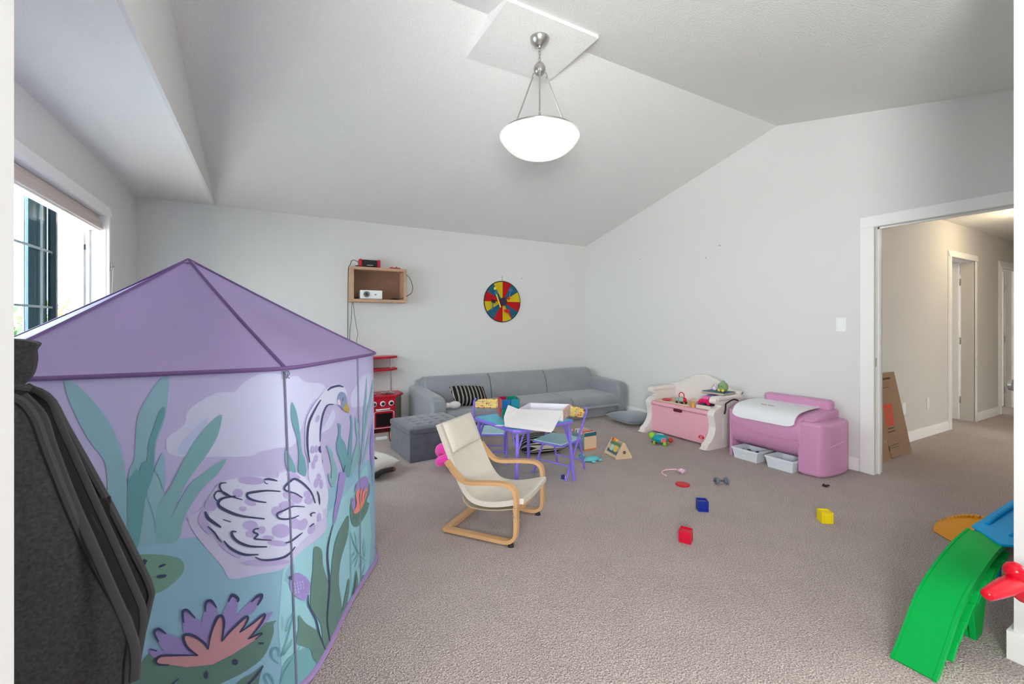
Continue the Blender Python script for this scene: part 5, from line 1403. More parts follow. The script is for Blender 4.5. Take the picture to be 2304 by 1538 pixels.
b = NB(); p = e1 + du * .5 + Vector((0, 0, .138)); cyl(b, p, p + lnn * .2, .006, 10); add('top_rod', b, m_pale, wt, True)
for k, (c, r_) in enumerate((((200, 40, 60), .015), ((226, 140, 40), .018), ((226, 170, 60), .016))):
    q = NB(); ball(q, p + lnn * (.185 - .03 * k), r_, 12); add('bead', q, M('bead_%d' % k, c, .4), wt, True)
def slat(u0, z0, u1_, z1, nm, m, th=.006, l0=.012, l1=.198):
    a = e1 + du * u0 + Vector((0, 0, z0)); c = e1 + du * u1_ + Vector((0, 0, z1))
    P = [a + lnn * l0, a + lnn * l1, c + lnn * l1, c + lnn * l0]; nn = (P[1] - P[0]).cross(P[2] - P[0]).normalized() * th
    b_ = NB(); A0 = [b_.verts.new(v) for v in P]; A1 = [b_.verts.new(v + nn) for v in P]
    b_.faces.new(A0); b_.faces.new(A1[::-1])
    for i in range(4): b_.faces.new((A0[i], A0[(i + 1) % 4], A1[(i + 1) % 4], A1[i]))
    add(nm, b_, m, wt, True, sharp=True)
slat(.03, .008, .10, .028, 'lower_slat', m_pale)
slat(.12, .034, .20, .058, 'blue_slat', M('slat_blue', (60, 100, 130), .5)); slat(.33, .098, .41, .122, 'green_slat', M('slat_green', (90, 130, 100), .5))
slat(.17, .05, .35, .104, 'yellow_square', M('slat_yellow', (226, 190, 70), .5), .008, .05, .10); slat(.17, .05, .33, .098, 'mint_square', M('slat_mint', (170, 206, 180), .5), .007, .115, .165); slat(.22, .06, .33, .098, 'lilac_square', M('slat_lilac', (150, 160, 210), .5), .007, .014, .045)
b = NB(); q = e1 + du * .52 + Vector((0, 0, .06)) - lnn * .001; cyl(b, q + lnn * .002, q - lnn * .001, .016, 14); add('printed_emblem', b, M('emblem_grey', (110, 100, 84), .6), wt, True)
# turquoise plush dinosaur
dn = thing('turquoise_toy', 'flat turquoise animal toy lying on the carpet by the chair leg', 'toy', tuple(gp(1322, 1042)), 0)
m_aqua = M('aqua_plush', (104, 190, 196), .8)
c = gp(1324, 1036)
b = NB(); ball(b, c + Vector((.02, -.02, .02)), .05, 14, (1.5, .9, .45))
add('body', b, m_aqua, dn, True)
b = NB(); ball(b, c + Vector((-.02, .07, .028)), .03, 12, (1.1, 1, .8)); add('head', b, m_aqua, dn, True)
for k in range(3):
    b = NB(); q = c + Vector((.05 + .025 * k - .02, .02 - .03 * k, .02)); tube(b, [q, q + Vector((.02, .02, .012))], [.014, .004], 8); add('spike', b, m_aqua, dn, True)
for k, (dx, dy) in enumerate(((-.05, -.01), (.0, -.075), (.085, -.06))):
    b = NB(); ball(b, c + Vector((dx, dy, .012)), .02, 10, (1, 1, .55)); add('foot', b, m_aqua, dn, True)
b = NB(); ball(b, c + Vector((-.045, .065, .04)), .006, 8); add('eye', b, m_blk, dn, True)
bf = thing('spiky_ball', 'small dark blue knobbly ball beside the folding chair foot', 'toy ball', tuple(gp(1268, 1079)))
m_navy = M('navy_rubber', (36, 46, 110), .5)
c = gp(1267, 1079) + Vector((0, 0, .022))
b = NB(); ball(b, c, .014, 12); add('core', b, m_navy, bf, True)
for k in range(12):
    a = k * 2.399; zz = 1 - 2 * (k + .5) / 12; rr_ = math.sqrt(1 - zz * zz)
    b = NB(); ball(b, c + Vector((math.cos(a) * rr_, math.sin(a) * rr_, zz)) * .014, .0075, 8); add('knob', b, m_navy if k != 5 else m_white, bf, True)

# ------------------------------------------------------------------ pink bench chest
m_pinkb = M('rose_plastic', (230, 172, 186), .4, k=1.05); m_ivory = M('ivory_plastic', (226, 220, 214), .4, k=1.1)
bn = thing('bench_toy_chest', 'pink and ivory plastic bench with storage seat and curved back', 'bench', (4.0, 3.22, 0))
BY0, BY1, BXF = 2.775, 3.665, 3.735
outl = [(0, 0), (-.012, .025), (.0, .055), (.045, .085), (.09, .14), (.11, .21), (.098, .28), (.083, .325), (.09, .355), (.13, .385), (.19, .405), (.20, .422), (.16, .432), (.12, .448), (.11, .475), (.13, .497), (.17, .505), (.52, .505), (.55, .49), (.55, 0)]
sm_ = [(p.x, p.y) for p in smooth([(BXF + a, z, 0) for a, z in outl], 3, True)]
for y0, y1 in ((BY0, BY0 + .075), (BY1 - .075, BY1)):
    b = NB(); prism(b, sm_, y0, y1, 'y', .012, 3); add('side_panel', b, m_ivory, bn, True, ang=50)
for y in (BY0 - .008, BY1 - .083):
    b = NB(); box(b, BXF + .135, BXF + .53, y, y + .09, .462, .512, .02, 3); add('arm_rest', b, m_ivory, bn, True)
b = NB(); box(b, BXF + .22, BXF + .48, BY0 - .004, BY0 + .002, .08, .30, .003); add('side_inset', b, m_ivory, bn, True)
b = NB(); box(b, BXF + .105, BXF + .50, BY0 + .07, BY1 - .07, .015, .315, .012, 3); add('chest_front', b, m_pinkb, bn, True)
b = NB(); box(b, BXF + .100, BXF + .115, BY0 + .12, BY1 - .12, .05, .265, .006, 2); add('front_panel', b, m_pinkb, bn, True)
b = NB(); box(b, BXF + .085, BXF + .50, BY0 + .07, BY1 - .07, .318, .362, .018, 4); add('seat_lid', b, m_pinkb, bn, True)
b = NB(); box(b, BXF + .078, BXF + .12, 3.17, 3.27, .290, .325, .012, 3); add('notch_shade', b, M('notch_shade_rose', (84, 26, 40), .6), bn, True)  # notch's shade put in as a solid dark rose block
b = NB(); cyl(b, (BXF + .101, 2.93, .085), (BXF + .098, 2.93, .085), .024, 18); bmesh.ops.scale(b, vec=(1, 1.35, .85), verts=b.verts, space=Matrix.Translation((-BXF - .1, -2.93, -.085))); lgm = add('logo', b, m_redp, bn, True)
b = text_bm('little\ntikes', .016, .0004); bmesh.ops.transform(b, matrix=Matrix.Translation((BXF + .0975, 2.93, .085)) @ Matrix.Rotation(R(-90), 4, 'Z') @ Matrix.Rotation(R(90), 4, 'X'), verts=b.verts); add('logo_lettering', b, m_white, lgm, True, sharp=True)
bo_ = [(BY0 + .005, .30), (BY0 + .005, .525), (BY0 + .03, .54), (BY0 + .10, .545), (BY0 + .20, .585), (BY0 + .30, .640), (3.16, .667), (3.22, .671), (3.28, .667), (BY1 - .30, .640), (BY1 - .20, .585), (BY1 - .10, .545), (BY1 - .03, .54), (BY1 - .005, .525), (BY1 - .005, .30)]
ol = [bo_[0]] + [(p.x, p.y) for p in smooth([(y, z, 0) for y, z in bo_[1:-1]], 4)] + [bo_[-1]]
b = NB(); prism(b, ol, BXF + .495, BXF + .552, 'x', .016, 3); add('backrest', b, m_ivory, bn, True, ang=50)
b = NB(); tube(b, [(BXF + .496, p[0], p[1] - .022) for p in ol[2:-2]], .005, 6); add('back_bead', b, m_ivory, bn, True)
ZS = .3622
# things on the bench
bd = thing('toy_tray', 'thin wooden tray lying on the pink bench seat', 'tray', (3.93, 3.34, ZS))
b = NB(); box(b, 3.86, 4.12, 3.10, 3.55, ZS, ZS + .01, .003); add('board', b, m_pale, bd, True)
b = NB(); tube(b, [(3.862, 3.102, ZS + .012), (4.118, 3.102, ZS + .012), (4.118, 3.548, ZS + .012), (3.862, 3.548, ZS + .012)], .005, 8, closed=True); add('rim', b, m_pale, bd, True)
Zt = ZS + .0105
rb = thing('pull_toy', 'little grey and teal wheeled toy with red ring handle on the bench tray', 'toy', (3.90, 3.23, Zt))
m_gteal = M('grey_teal_plastic', (150, 168, 160), .5)
b = NB(); ball(b, (3.90, 3.23, Zt + .045), .032, 14, (.9, 1.2, .95)); add('body', b, m_gteal, rb, True)
b = NB(); ball(b, (3.885, 3.27, Zt + .04), .022, 12); add('head', b, m_gteal, rb, True)
b = NB(); tube(b, [(3.91, 3.235 + .034 * math.cos(a), Zt + .085 + .036 * math.sin(a)) for a in [i * math.pi / 8 for i in range(16)]], .005, 8, closed=True); add('ring_handle', b, m_redp, rb, True)
b = NB(); ball(b, (3.905, 3.19, Zt + .045), .022, 12, (.8, 1, 1.2)); add('red_pack', b, m_redp, rb, True)
for dx, dy in ((-.03, .035), (-.03, -.035), (.03, .035), (.03, -.035)):
    b = NB(); cyl(b, (3.90 + dx - .006, 3.23 + dy, Zt + .014), (3.90 + dx + .006, 3.23 + dy, Zt + .014), .013, 12); add('wheel', b, m_blk, rb, True)
b = NB(); tube(b, [(3.97 + .02 * math.cos(a), 3.165 + .03 * math.cos(a) * 0, Zt + .03 + .024 * math.sin(a)) if False else (4.0 + .012 * math.sin(a), 3.155 + .03 * math.cos(a), Zt + .032 + .026 * math.sin(a)) for a in [i * math.pi / 8 for i in range(16)]], .007, 8, closed=True); o = add('teething_ring', b, m_pale); tag(o, 'cream wooden ring standing behind the wheeled toy on the bench', 'toy ring')
b = NB(); pillow(b, .08, .10, .022, 8, mat=rot(.4, 0, 0, (3.93, 3.45, Zt + .012))); o = add('felt_piece', b, M('raspberry_felt', (206, 70, 100), .9)); tag(o, 'raspberry red felt piece on the left of the bench tray', 'toy')
b = NB(); cyl(b, (3.875, 3.06, ZS), (3.875, 3.06, ZS + .05), .016, 12, .004); o = add('toy_peg', b, M('amber_plastic', (220, 160, 60), .5)); tag(o, 'small amber peg standing at the tray corner on the bench', 'toy')
def book(name, label, c, w_, l_, h_, rz, cov, pag=(214, 204, 186)):
    k_ = thing(name, label, 'book', c, rz)
    q = NB(); box(q, -w_ / 2 + .003, w_ / 2 - .002, -l_ / 2 + .003, l_ / 2 - .003, .003, h_ - .003); add('pages', q, M('pages_%d' % pag[0], pag, .8), k_, sharp=True)
    q = NB(); box(q, -w_ / 2, w_ / 2, -l_ / 2, l_ / 2, 0, .003); add('cover', q, M('cover_%d_%d' % (cov[0], cov[1]), cov, .5), k_, sharp=True)
    q = NB(); box(q, -w_ / 2, w_ / 2, -l_ / 2, l_ / 2, h_ - .003, h_); add('cover', q, M('cover_%d_%d' % (cov[0], cov[1]), cov, .5), k_, sharp=True)
    q = NB(); box(q, w_ / 2 - .002, w_ / 2, -l_ / 2, l_ / 2, .003, h_ - .003); add('spine', q, M('cover_%d_%d' % (cov[0], cov[1]), cov, .5), k_, sharp=True)
    return k_
book('hardback_book', 'thick hardback with navy cover lying under the pink toy car', (3.955, 2.945, ZS), .16, .17, .045, .05, (52, 80, 116))
ZC = ZS + .0455
tcn = thing('toy_car', 'bright pink toy car on the navy hardback on the bench', 'toy car', (3.95, 2.945, ZC))
m_fuch = M('fuchsia_plastic', (214, 24, 92), .4); m_pk = M('pink_plastic', (226, 110, 170), .4)
b = NB(); box(b, 3.90, 3.99, 2.875, 3.015, ZC + .012, ZC + .05, .016, 3); add('body', b, m_fuch, tcn, True)
b = NB(); box(b, 3.91, 3.98, 2.90, 2.99, ZC + .045, ZC + .085, .02, 3); add('cabin', b, m_pk, tcn, True)
for dy in (2.895, 2.995):
    for x in (3.896, 3.988):
        b = NB(); cyl(b, (x - .006, dy, ZC + .018), (x + .012, dy, ZC + .018), .018, 14, .003); add('wheel', b, m_fuch, tcn, True)
pb2 = thing('lilac_carton', 'lilac carton standing behind the pink toy car on the bench', 'box', (4.11, 2.95, ZS))
b = NB(); box(b, 4.06, 4.16, 2.87, 3.04, ZS, ZS + .125, .004); add('carton', b, M('lilac_card', (150, 140, 214), .6), pb2, True)
b = NB(); box(b, 4.058, 4.162, 2.93, 2.95, ZS + .002, ZS + .1252); add('tape_strip', b, m_blk, pb2, True, sharp=True)
ZB = ZS + .126
book('picture_book', 'teal picture book lying on the lilac carton and bench arm', (4.09, 2.92, .5135), .22, .24, .022, .1, (30, 100, 130), (196, 170, 140))
ZP = .5135 + .0225
bu = thing('plush_toy', 'round green plush with yellow feet sitting on the teal picture book', 'plush', (4.10, 2.87, ZP))
m_gpl = M('sage_plush', (132, 160, 112), .9, noise=(40, .2))
b = NB(); ball(b, (4.10, 2.87, ZP + .05), .05, 16, (1, 1, 1.02)); add('body', b, m_gpl, bu, True)
b = NB(); ball(b, (4.10, 2.87, ZP + .10), .018, 10, (1, 1, .8)); add('tuft', b, m_gpl, bu, True)
for dy in (-.02, .022):
    b = NB(); ball(b, (4.062, 2.87 + dy, ZP + .016), .016, 10); add('foot', b, m_yel, bu, True)
    b = NB(); ball(b, (4.054, 2.875 + dy * .7, ZP + .062), .0045, 8); add('eye', b, m_blk, bu, True)
b = NB()
un = thing('figurine', 'tiny white and lilac figurine beside the green plush', 'figurine', (4.09, 2.965, ZP))
m_lw = M('lilac_white', (220, 206, 224), .5)
b = NB(); ball(b, (4.09, 2.965, ZP + .022), .022, 12, (1, 1.2, 1)); add('body', b, m_lw, un, True)
b = NB(); ball(b, (4.085, 2.945, ZP + .055), .015, 10); add('head', b, m_lw, un, True)
b = NB(); tube(b, [(4.085, 2.95, ZP + .066), (4.083, 2.955, ZP + .085)], [.006, .002], 8); add('ear', b, m_lw, un, True)
b = NB(); tube(b, smooth([(BXF + .24, BY0 - .02, .44), (BXF + .34, BY0 - .03, .475), (BXF + .42, BY0 - .03, .46)], 4), .008, 6); tube(b, smooth([(BXF + .24, BY0 - .02, .44), (BXF + .235, BY0 - .02, .38), (BXF + .22, BY0 - .02, .34)], 4), .008, 6); o = add('bag_strap', b, m_blk); tag(o, 'black strap wedged between the pink bench and the pink toy box', 'strap')

# ------------------------------------------------------------------ pink toy box
m_tb = M('orchid_plastic', (207, 149, 186), .35, k=1.0); m_lid = M('white_lid_plastic', (222, 224, 226), .35)
tx = thing('toy_box', 'large orchid pink plastic toy box with white lid', 'toy box', (4.05, 2.22, 0))
P_ = [(3.89, .115), (3.835, .16), (3.81, .23), (3.803, .32), (3.812, .395), (3.84, .44), (3.90, .468), (4.02, .485), (4.20, .495), (4.29, .495), (4.29, .0), (4.10, .0), (4.10, .115)]
b = NB(); prism(b, P_[:-3] + [(4.29, 0.0), (4.08, 0.0), (4.08, .115)], 1.97, 2.585, 'y', .012, 3); add('body', b, m_tb, tx, True, ang=50)
def endcap(y_in, y_out, nm):
    s_ = 1 if y_out > y_in else -1
    Q = [(3.815, y_in), (3.815, y_in + s_ * .03), (3.835, y_out - s_ * .05), (3.90, y_out - s_ * .012), (4.0, y_out), (4.12, y_out), (4.22, y_out - s_ * .012), (4.275, y_out - s_ * .05), (4.29, y_in + s_ * .04), (4.29, y_in)]
    q = NB(); sm2 = [Q[0]] + [(p.x, p.y) for p in smooth([(x, y, 0) for x, y in Q[1:-1]], 4)] + [Q[-1]]
    prism(q, sm2, 0, .435, 'z', .03, 4); return add(nm, q, m_tb, tx, True, ang=50)
endcap(1.99, 1.795, 'end_column'); endcap(2.575, 2.655, 'end_column')
# shoulders over the end columns
for y0, y1 in ((1.90, 1.985), (2.575, 2.625)):
    b = NB(); prism(b, [(3.835, .40), (3.87, .452), (3.95, .478), (4.10, .492), (4.285, .498), (4.285, .40)], y0, y1, 'y', .018, 3); add('shoulder', b, m_tb, tx, True, ang=50)
b = NB()
pr = smooth([(4.20, .503, 0), (4.08, .502, 0), (3.97, .495, 0), (3.88, .482, 0), (3.83, .458, 0), (3.802, .42, 0), (3.795, .375, 0)], 4)
g = []
NY = 24
for i in range(NY + 1):
    u = 2 * i / NY - 1
    yy = 2.285 + u * .275
    cut = 1 - .10 * max(0, (abs(u) - .7) / .3) ** 2
    m_ = len(pr)
    row = []
    for k in range(m_):
        t = k / (m_ - 1) * cut * (m_ - 1)
        i0 = min(int(t), m_ - 2); f_ = t - i0
        p = pr[i0].lerp(pr[i0 + 1], f_)
        row.append(Vector((p.x, yy, p.y)))
    g.append(row)
sheet(b, g, .010); lidm = add('lid', b, m_lid, tx, True, ang=50)
b = text_bm('little tikes', .03, .0005); bmesh.ops.transform(b, matrix=Matrix.Translation((3.93, 2.31, .5045)) @ Matrix.Rotation(R(-90), 4, 'Z') @ Matrix.Rotation(R(8), 4, 'X'), verts=b.verts); add('lid_lettering', b, M('lettering_brown', (120, 96, 96), .5), lidm, True, sharp=True)
b = NB(); box(b, 4.19, 4.292, 1.93, 2.50, .44, .575, .03, 4); add('back_ledge', b, m_tb, tx, True)
b = NB(); tube(b, smooth([(3.80, 2.57, .33), (3.797, 2.40, .285), (3.797, 2.2, .265), (3.80, 1.99, .275)], 5), .006, 6); add('front_ridge', b, m_tb, tx, True)
b = NB(); tube(b, smooth([(3.845, 1.855, .0), (3.84, 1.858, .16), (3.87, 1.825, .22), (3.95, 1.80, .25), (4.1, 1.795, .27)], 5), .006, 6); add('column_ridge', b, m_tb, tx, True)
m_bin = M('pale_grey_plastic', (214, 220, 226), .4)
def binn(y0, y1, label):
    k_ = thing('storage_bin', label, 'bin', (3.88, (y0 + y1) / 2, 0), group='bins under the toy box')
    q = NB()
    def ring(ins, z): return [(3.752 + ins, y0 + ins), (4.02 - ins, y0 + ins), (4.02 - ins, y1 - ins), (3.752 + ins, y1 - ins)]
    lv = [(.02, 0.0), (.006, .085), (.0, .085), (.0, .100), (.006, .100), (.009, .088), (.024, .006)]
    R_ = [[q.verts.new((x, y, z)) for x, y in ring(i_, z)] for i_, z in lv]
    for a, c in zip(R_, R_[1:]):
        for k in range(4): q.faces.new((a[k], a[(k + 1) % 4], c[(k + 1) % 4], c[k]))
    q.faces.new(R_[0]); q.faces.new(R_[-1])
    add('tray', q, m_bin, k_, True, sharp=True)
    q = NB(); tube(q, smooth([(3.758, y0 + .05, .085), (3.751, (y0 + y1) / 2, .070), (3.758, y1 - .05, .085)], 5), .004, 6); add('grip', q, m_bin, k_, True)
binn(2.295, 2.545, 'pale plastic bin under the toy box, nearer the bench')
binn(1.995, 2.235, 'pale plastic bin under the toy box, nearer the hallway')
for i in range(5):
    q = NB(); ball(q, (3.86 + .03 * (i % 2), 2.34 + .04 * i, .03 + .022), .022, 10)
    o = add('small_toy', q, M('dark_toy_%d' % (i % 3), ((60, 40, 60), (40, 44, 60), (90, 30, 40))[i % 3], .5)); tag(o, ('dark plum ball at the hallway end of the filled bin', 'navy ball second from the hallway end of the filled bin', 'maroon ball in the middle of the filled bin', 'dark plum ball second from the bench end of the filled bin', 'navy ball at the bench end of the filled bin')[i], 'toy ball', 'toys in the bin')

# ------------------------------------------------------------------ toys on the carpet
tt_ = thing('turtle_toy', 'teal and lime wheeled turtle toy with red ball in front of the pink bench', 'toy', (3.43, 3.13, 0), 0)
c = gp(1484, 1000)
ax_ = (gp(1508, 1000) - gp(1464, 994)).normalized(); pr_ = Vector((-ax_.y, ax_.x, 0))
m_lime = M('lime_plastic', (140, 192, 50), .4); m_tl = M('teal_plastic', (20, 150, 160), .4); m_chk = M('check_red', (206, 70, 84), .6)
def tl_p(a, s, z): return c + ax_ * a + pr_ * s + Vector((0, 0, z))
q4 = Matrix(((ax_.x, pr_.x, 0, 0), (ax_.y, pr_.y, 0, 0), (0, 0, 1, 0), (0, 0, 0, 1)))
b = NB(); ball(b, (0, 0, 0), 1, 18, (1, 1, 1)); bmesh.ops.transform(b, matrix=Matrix.Translation(tl_p(0, .03, .055)) @ q4 @ Matrix.Diagonal((.082, .062, .048, 1)), verts=b.verts); add('shell', b, m_tl, tt_, True)
b = NB(); ball(b, tl_p(-.085, .04, .075), .036, 14); add('head', b, m_lime, tt_, True)
for a, s in ((-.045, -.03), (.055, -.03), (-.045, .09), (.055, .09)):
    b = NB(); ball(b, tl_p(a, s, .02), .02, 12); add('wheel', b, m_lime, tt_, True)
b = NB(); ball(b, tl_p(.10, .04, .05), .026, 12); add('tail_ball', b, M('brick_red_plastic', (188, 48, 40), .4), tt_, True)
b = NB(); bmesh.ops.create_grid(b, x_segments=4, y_segments=4, size=.024); bmesh.ops.transform(b, matrix=Matrix.Translation(tl_p(.045, -.026, .058)) @ q4 @ Matrix.Rotation(R(62), 4, 'X'), verts=b.verts)
bmesh.ops.solidify(b, geom=b.faces, thickness=.002)
add('check_patch', b, m_chk, tt_, True, sharp=True)
b = NB()
for i in range(3):
    for j in range(3):
        ball(b, (-.016 + .016 * i, -.016 + .016 * j, .002), .004, 6)
bmesh.ops.transform(b, matrix=Matrix.Translation(tl_p(.045, -.027, .058)) @ q4 @ Matrix.Rotation(R(62), 4, 'X'), verts=b.verts)
add('check_dots', b, m_white, tt_, True)['kind'] = 'stuff'
b = NB(); bmesh.ops.create_uvsphere(b, u_segments=12, v_segments=8, radius=.03); bmesh.ops.transform(b, matrix=Matrix.Translation(tl_p(.0, .04, .097)) @ q4 @ Matrix.Diagonal((1.3, .9, .3, 1)), verts=b.verts); add('shell_top', b, M('pale_blue_plastic', (190, 206, 226), .4), tt_, True)
b = NB(); tube(b, [tl_p(-.07, -.032, .03), tl_p(-.02, -.042, .022)], .010, 8); add('side_bumper', b, M('maroon_plastic', (120, 40, 50), .5), tt_, True)

def toy_block(px_, label, rgb, rz):
    c_ = gp(*px_); s_ = .066
    k_ = thing('toy_block', label, 'toy block', tuple(c_), rz, 'hollow plastic blocks')
    m_ = M('block_%d_%d' % (rgb[0], rgb[1]), rgb, .3)
    q = NB(); h_ = s_ / 2; w_ = .004
    box(q, -h_, h_, -h_, h_, 0, s_ - .004, .003, 2); add('body', q, m_, k_)
    for i_, (sx, sy, a, bq) in enumerate(((0, -1, 1, 0), (0, 1, 1, 0), (1, 0, 0, 1), (-1, 0, 0, 1))):
        q = NB(); e_ = h_
        x0, x1 = (-e_, e_) if a else ((h_ - w_, h_) if sx > 0 else (-h_, -h_ + w_))
        y0, y1 = (-e_ + w_, e_ - w_) if bq else ((h_ - w_, h_) if sy > 0 else (-h_, -h_ + w_))
        box(q, x0, x1, y0, y1, s_ - .0045, s_ + .003, .001, 1); add('rim', q, m_, k_)
        q = NB()
        rect = [(-.022, .014), (.022, .014), (.022, .05), (-.022, .05)]
        tube(q, [((sx * (h_ + .0002) if bq else u_), (sy * (h_ + .0002) if a else u_), z_) for u_, z_ in rect], .0018, 5, closed=True); add('side_bead', q, m_, k_)
toy_block((1580, 1147), 'royal blue hollow plastic block on the open carpet', (22, 44, 140), R(52))
toy_block((1543, 1217), 'crimson hollow plastic block on the open carpet', (196, 18, 52), R(28))
toy_block((1856, 1173), 'yellow hollow plastic block on the carpet toward the hallway', (232, 208, 20), R(-38))
rd = thing('bristle_disc', 'flat red bristle disc on the carpet below the headband', 'toy', tuple(gp(1536, 1092)))
c = gp(1536, 1091)
b = NB(); lathe(b, [(0, 0.0), (.046, 0), (.049, .006), (.046, .011), (0, .011)], 28, Matrix.Translation(c)); add('disc', b, m_redp, rd, True)
for i in range(20):
    a = i * math.pi / 10
    b = NB(); ball(b, c + Vector((.048 * math.cos(a), .048 * math.sin(a), .006)), .006, 6); add('bristle_tuft', b, m_redp, rd, True)
hb = thing('headband', 'pale pink headband with a flower lying on the carpet', 'headband', tuple(gp(1512, 1072)))
m_hb = M('pale_pink_satin', (226, 190, 198), .5)
pts = [gp(1499, 1072), gp(1489, 1066), gp(1494, 1060), gp(1507, 1058), gp(1520, 1058), gp(1529, 1060), gp(1535, 1066)]
b = NB(); tube(b, smooth([p + Vector((0, 0, .008)) for p in pts], 5), .0065, 8); add('band', b, m_hb, hb, True)
c = gp(1533, 1066) + Vector((0, 0, .028))
for i in range(6):
    a = i * math.pi / 3
    b = NB(); ball(b, c + Vector((.016 * math.cos(a), .016 * math.sin(a), .004 * (i % 2))), .015, 10, (1, 1, .8)); add('petal', b, M('pink_satin', (222, 176, 200), .5), hb, True)
b = NB(); ball(b, c + Vector((0, 0, .01)), .008, 8); add('flower_centre', b, m_white, hb, True)
dm = thing('toy_dumbbell', 'small slate grey toy dumbbell on the carpet', 'dumbbell', tuple(gp(1624, 1088)), 0)
m_db = M('slate_plastic', (108, 122, 128), .45)
p0, p1 = gp(1610, 1089), gp(1638, 1089); dv = (p1 - p0).normalized(); zc_ = Vector((0, 0, .027))
b = NB(); cyl(b, p0 + zc_ - dv * .012, p1 + zc_ + dv * .008, .008, 12); add('bar', b, M('dark_slate_plastic', (76, 84, 90), .4), dm, True)
for s0, s1, r_ in ((.0, .014, .026), (.016, .028, .021)):
    for pe, sg in ((p0, 1), (p1, -1)):
        b = NB(); cyl(b, pe + zc_ + dv * sg * s0, pe + zc_ + dv * sg * s1, r_, 20, .003); add('weight', b, m_db, dm, True)
bt = thing('hair_clip', 'tiny black clip on the carpet in front of the pink toy box', 'clip', tuple(gp(1857, 1095)))
c = gp(1857, 1094)
b = NB(); box(b, c.x - .018, c.x + .016, c.y - .014, c.y + .014, 0, .018, .004, 2); add('body', b, m_blk, bt, True)
b = NB(); ball(b, c + Vector((-.004, -.006, .02)), .009, 10, (1, 1, .6)); add('stud', b, m_steel, bt, True)
for s_ in (-1, 1):
    b = NB(); tube(b, [c + Vector((.012, s_ * .01, .014)), c + Vector((.03, s_ * .014, .006))], .004, 6); add('prong', b, m_blk, bt, True)

# ------------------------------------------------------------------ slide toy at the right edge
m_grn = M('green_plastic', (2, 166, 72), .5, k=1.1, spec=.15); m_blu = M('sky_blue_plastic', (8, 165, 246), .5, k=1.15, spec=.12); m_org = M('amber_orange_plastic', (232, 156, 22), .4, k=1.05); m_rdp = M('glossy_red_plastic', (206, 14, 40), .2, k=1.05)
rp_ = thing('toy_ramp', 'green, blue and orange plastic ramp toy with red crank at the right edge', 'toy ramp', (2.6, .66, 0))
RY0, RY1 = .60, .722
arc = smooth([(2.0, .005, 0), (2.045, .035, 0), (2.116, .09, 0), (2.222, .172, 0), (2.377, .235, 0), (2.594, .284, 0), (2.78, .301, 0)], 5)
b = NB(); sheet(b, [[Vector((p.x, y, p.y)) for p in arc] for y in (RY0, RY0 + .04, RY1 - .04, RY1)], .006); add('ramp_deck', b, m_grn, rp_, True, ang=50)
for y0, y1, h_ in ((RY0 - .004, RY0 + .006, .016), (RY1 - .006, RY1 + .002, .010)):
    b = NB(); g = []
    for i, p in enumerate(arc):
        g.append((p.x, p.y))
    lo_ = [(x, max(0.0, z - h_ - .004)) for x, z in g]
    prism(b, [(x, z + .004) for x, z in g] + lo_[::-1], y0, y1, 'y'); add('side_rim', b, m_grn, rp_, True, ang=40)
def zarc(x):
    for a, c_ in zip(arc, arc[1:]):
        if a.x <= x <= c_.x: return a.y + (c_.y - a.y) * (x - a.x) / (c_.x - a.x)
    return arc[-1].y
# underside: side webs with slanting ribs
low_ = [(2.80, .225), (2.65, .175), (2.52, .135), (2.40, .125), (2.32, .10), (2.22, .055), (2.12, .0), (2.05, .0)]
up_ = [(2.05 + .05 * i, zarc(2.05 + .05 * i) - .018) for i in range(15)] + [(2.78, zarc(2.775) - .018)]
for y in (RY0 + .012, RY1 - .018):
    b = NB(); prism(b, up_ + low_, y, y + .006, 'y'); add('web', b, m_grn, rp_, True, sharp=True)
for i, (x, z, l_) in enumerate(((2.15, .055, .05), (2.22, .10, .06), (2.29, .135, .07), (2.35, .165, .075), (2.43, .185, .08), (2.52, .205, .085), (2.62, .222, .08), (2.71, .24, .06))):
    b = NB(); box(b, -l_ * .75, l_ * .75, RY0 - .012, RY0 + .012, -.006, .006, .002, 1, mat=Matrix.Translation((x, 0, z)) @ Matrix.Rotation(R(-40 + 3 * i), 4, 'Y')); add('rib', b, m_grn, rp_, True)
for i in range(7):
    x = 2.14 + .09 * i
    b = NB(); box(b, -.004, .004, RY0 + .018, RY1 - .018, -.05, .0, mat=Matrix.Translation((x, 0, zarc(x) - .012))); add('rung', b, m_grn, rp_, True, sharp=True)
prism_leg = [(2.40, 0.0), (2.47, 0.0), (2.52, .14), (2.52, .255), (2.36, .215), (2.37, .12)]
b = NB(); prism(b, prism_leg, RY0 + .0, RY0 + .02, 'y', .003, 1); add('leg', b, m_grn, rp_, True)
b = NB(); prism(b, prism_leg, RY1 - .03, RY1 - .01, 'y', .003, 1); add('leg', b, m_grn, rp_, True)
b = NB(); box(b, 2.405, 2.415, RY0 + .02, RY1 - .03, .0, .14); add('leg_web', b, m_grn, rp_, True, sharp=True)
b = NB(); prism(b, [(2.035, 0), (2.07, 0), (2.075, .035), (2.05, .03)], RY0 + .008, RY0 + .03, 'y'); add('leg', b, m_grn, rp_, True)
b = NB(); prism(b, [(2.69, RY0), (2.755, .545), (3.62, .545), (3.62, RY1), (2.83, RY1)], .294, .306, 'z', .004, 2); add('platform_deck', b, m_blu, rp_, True)
b = NB(); prism(b, [(2.80, .266), (2.80, .296), (3.60, .296), (3.60, .24), (3.0, .24)], .548, .558, 'y'); add('platform_skirt', b, m_blu, rp_, True, sharp=True)
b = NB(); prism(b, [(2.85, .266), (2.85, .296), (3.60, .296), (3.60, .24), (3.0, .24)], .708, .718, 'y'); add('platform_skirt', b, m_blu, rp_, True, sharp=True)
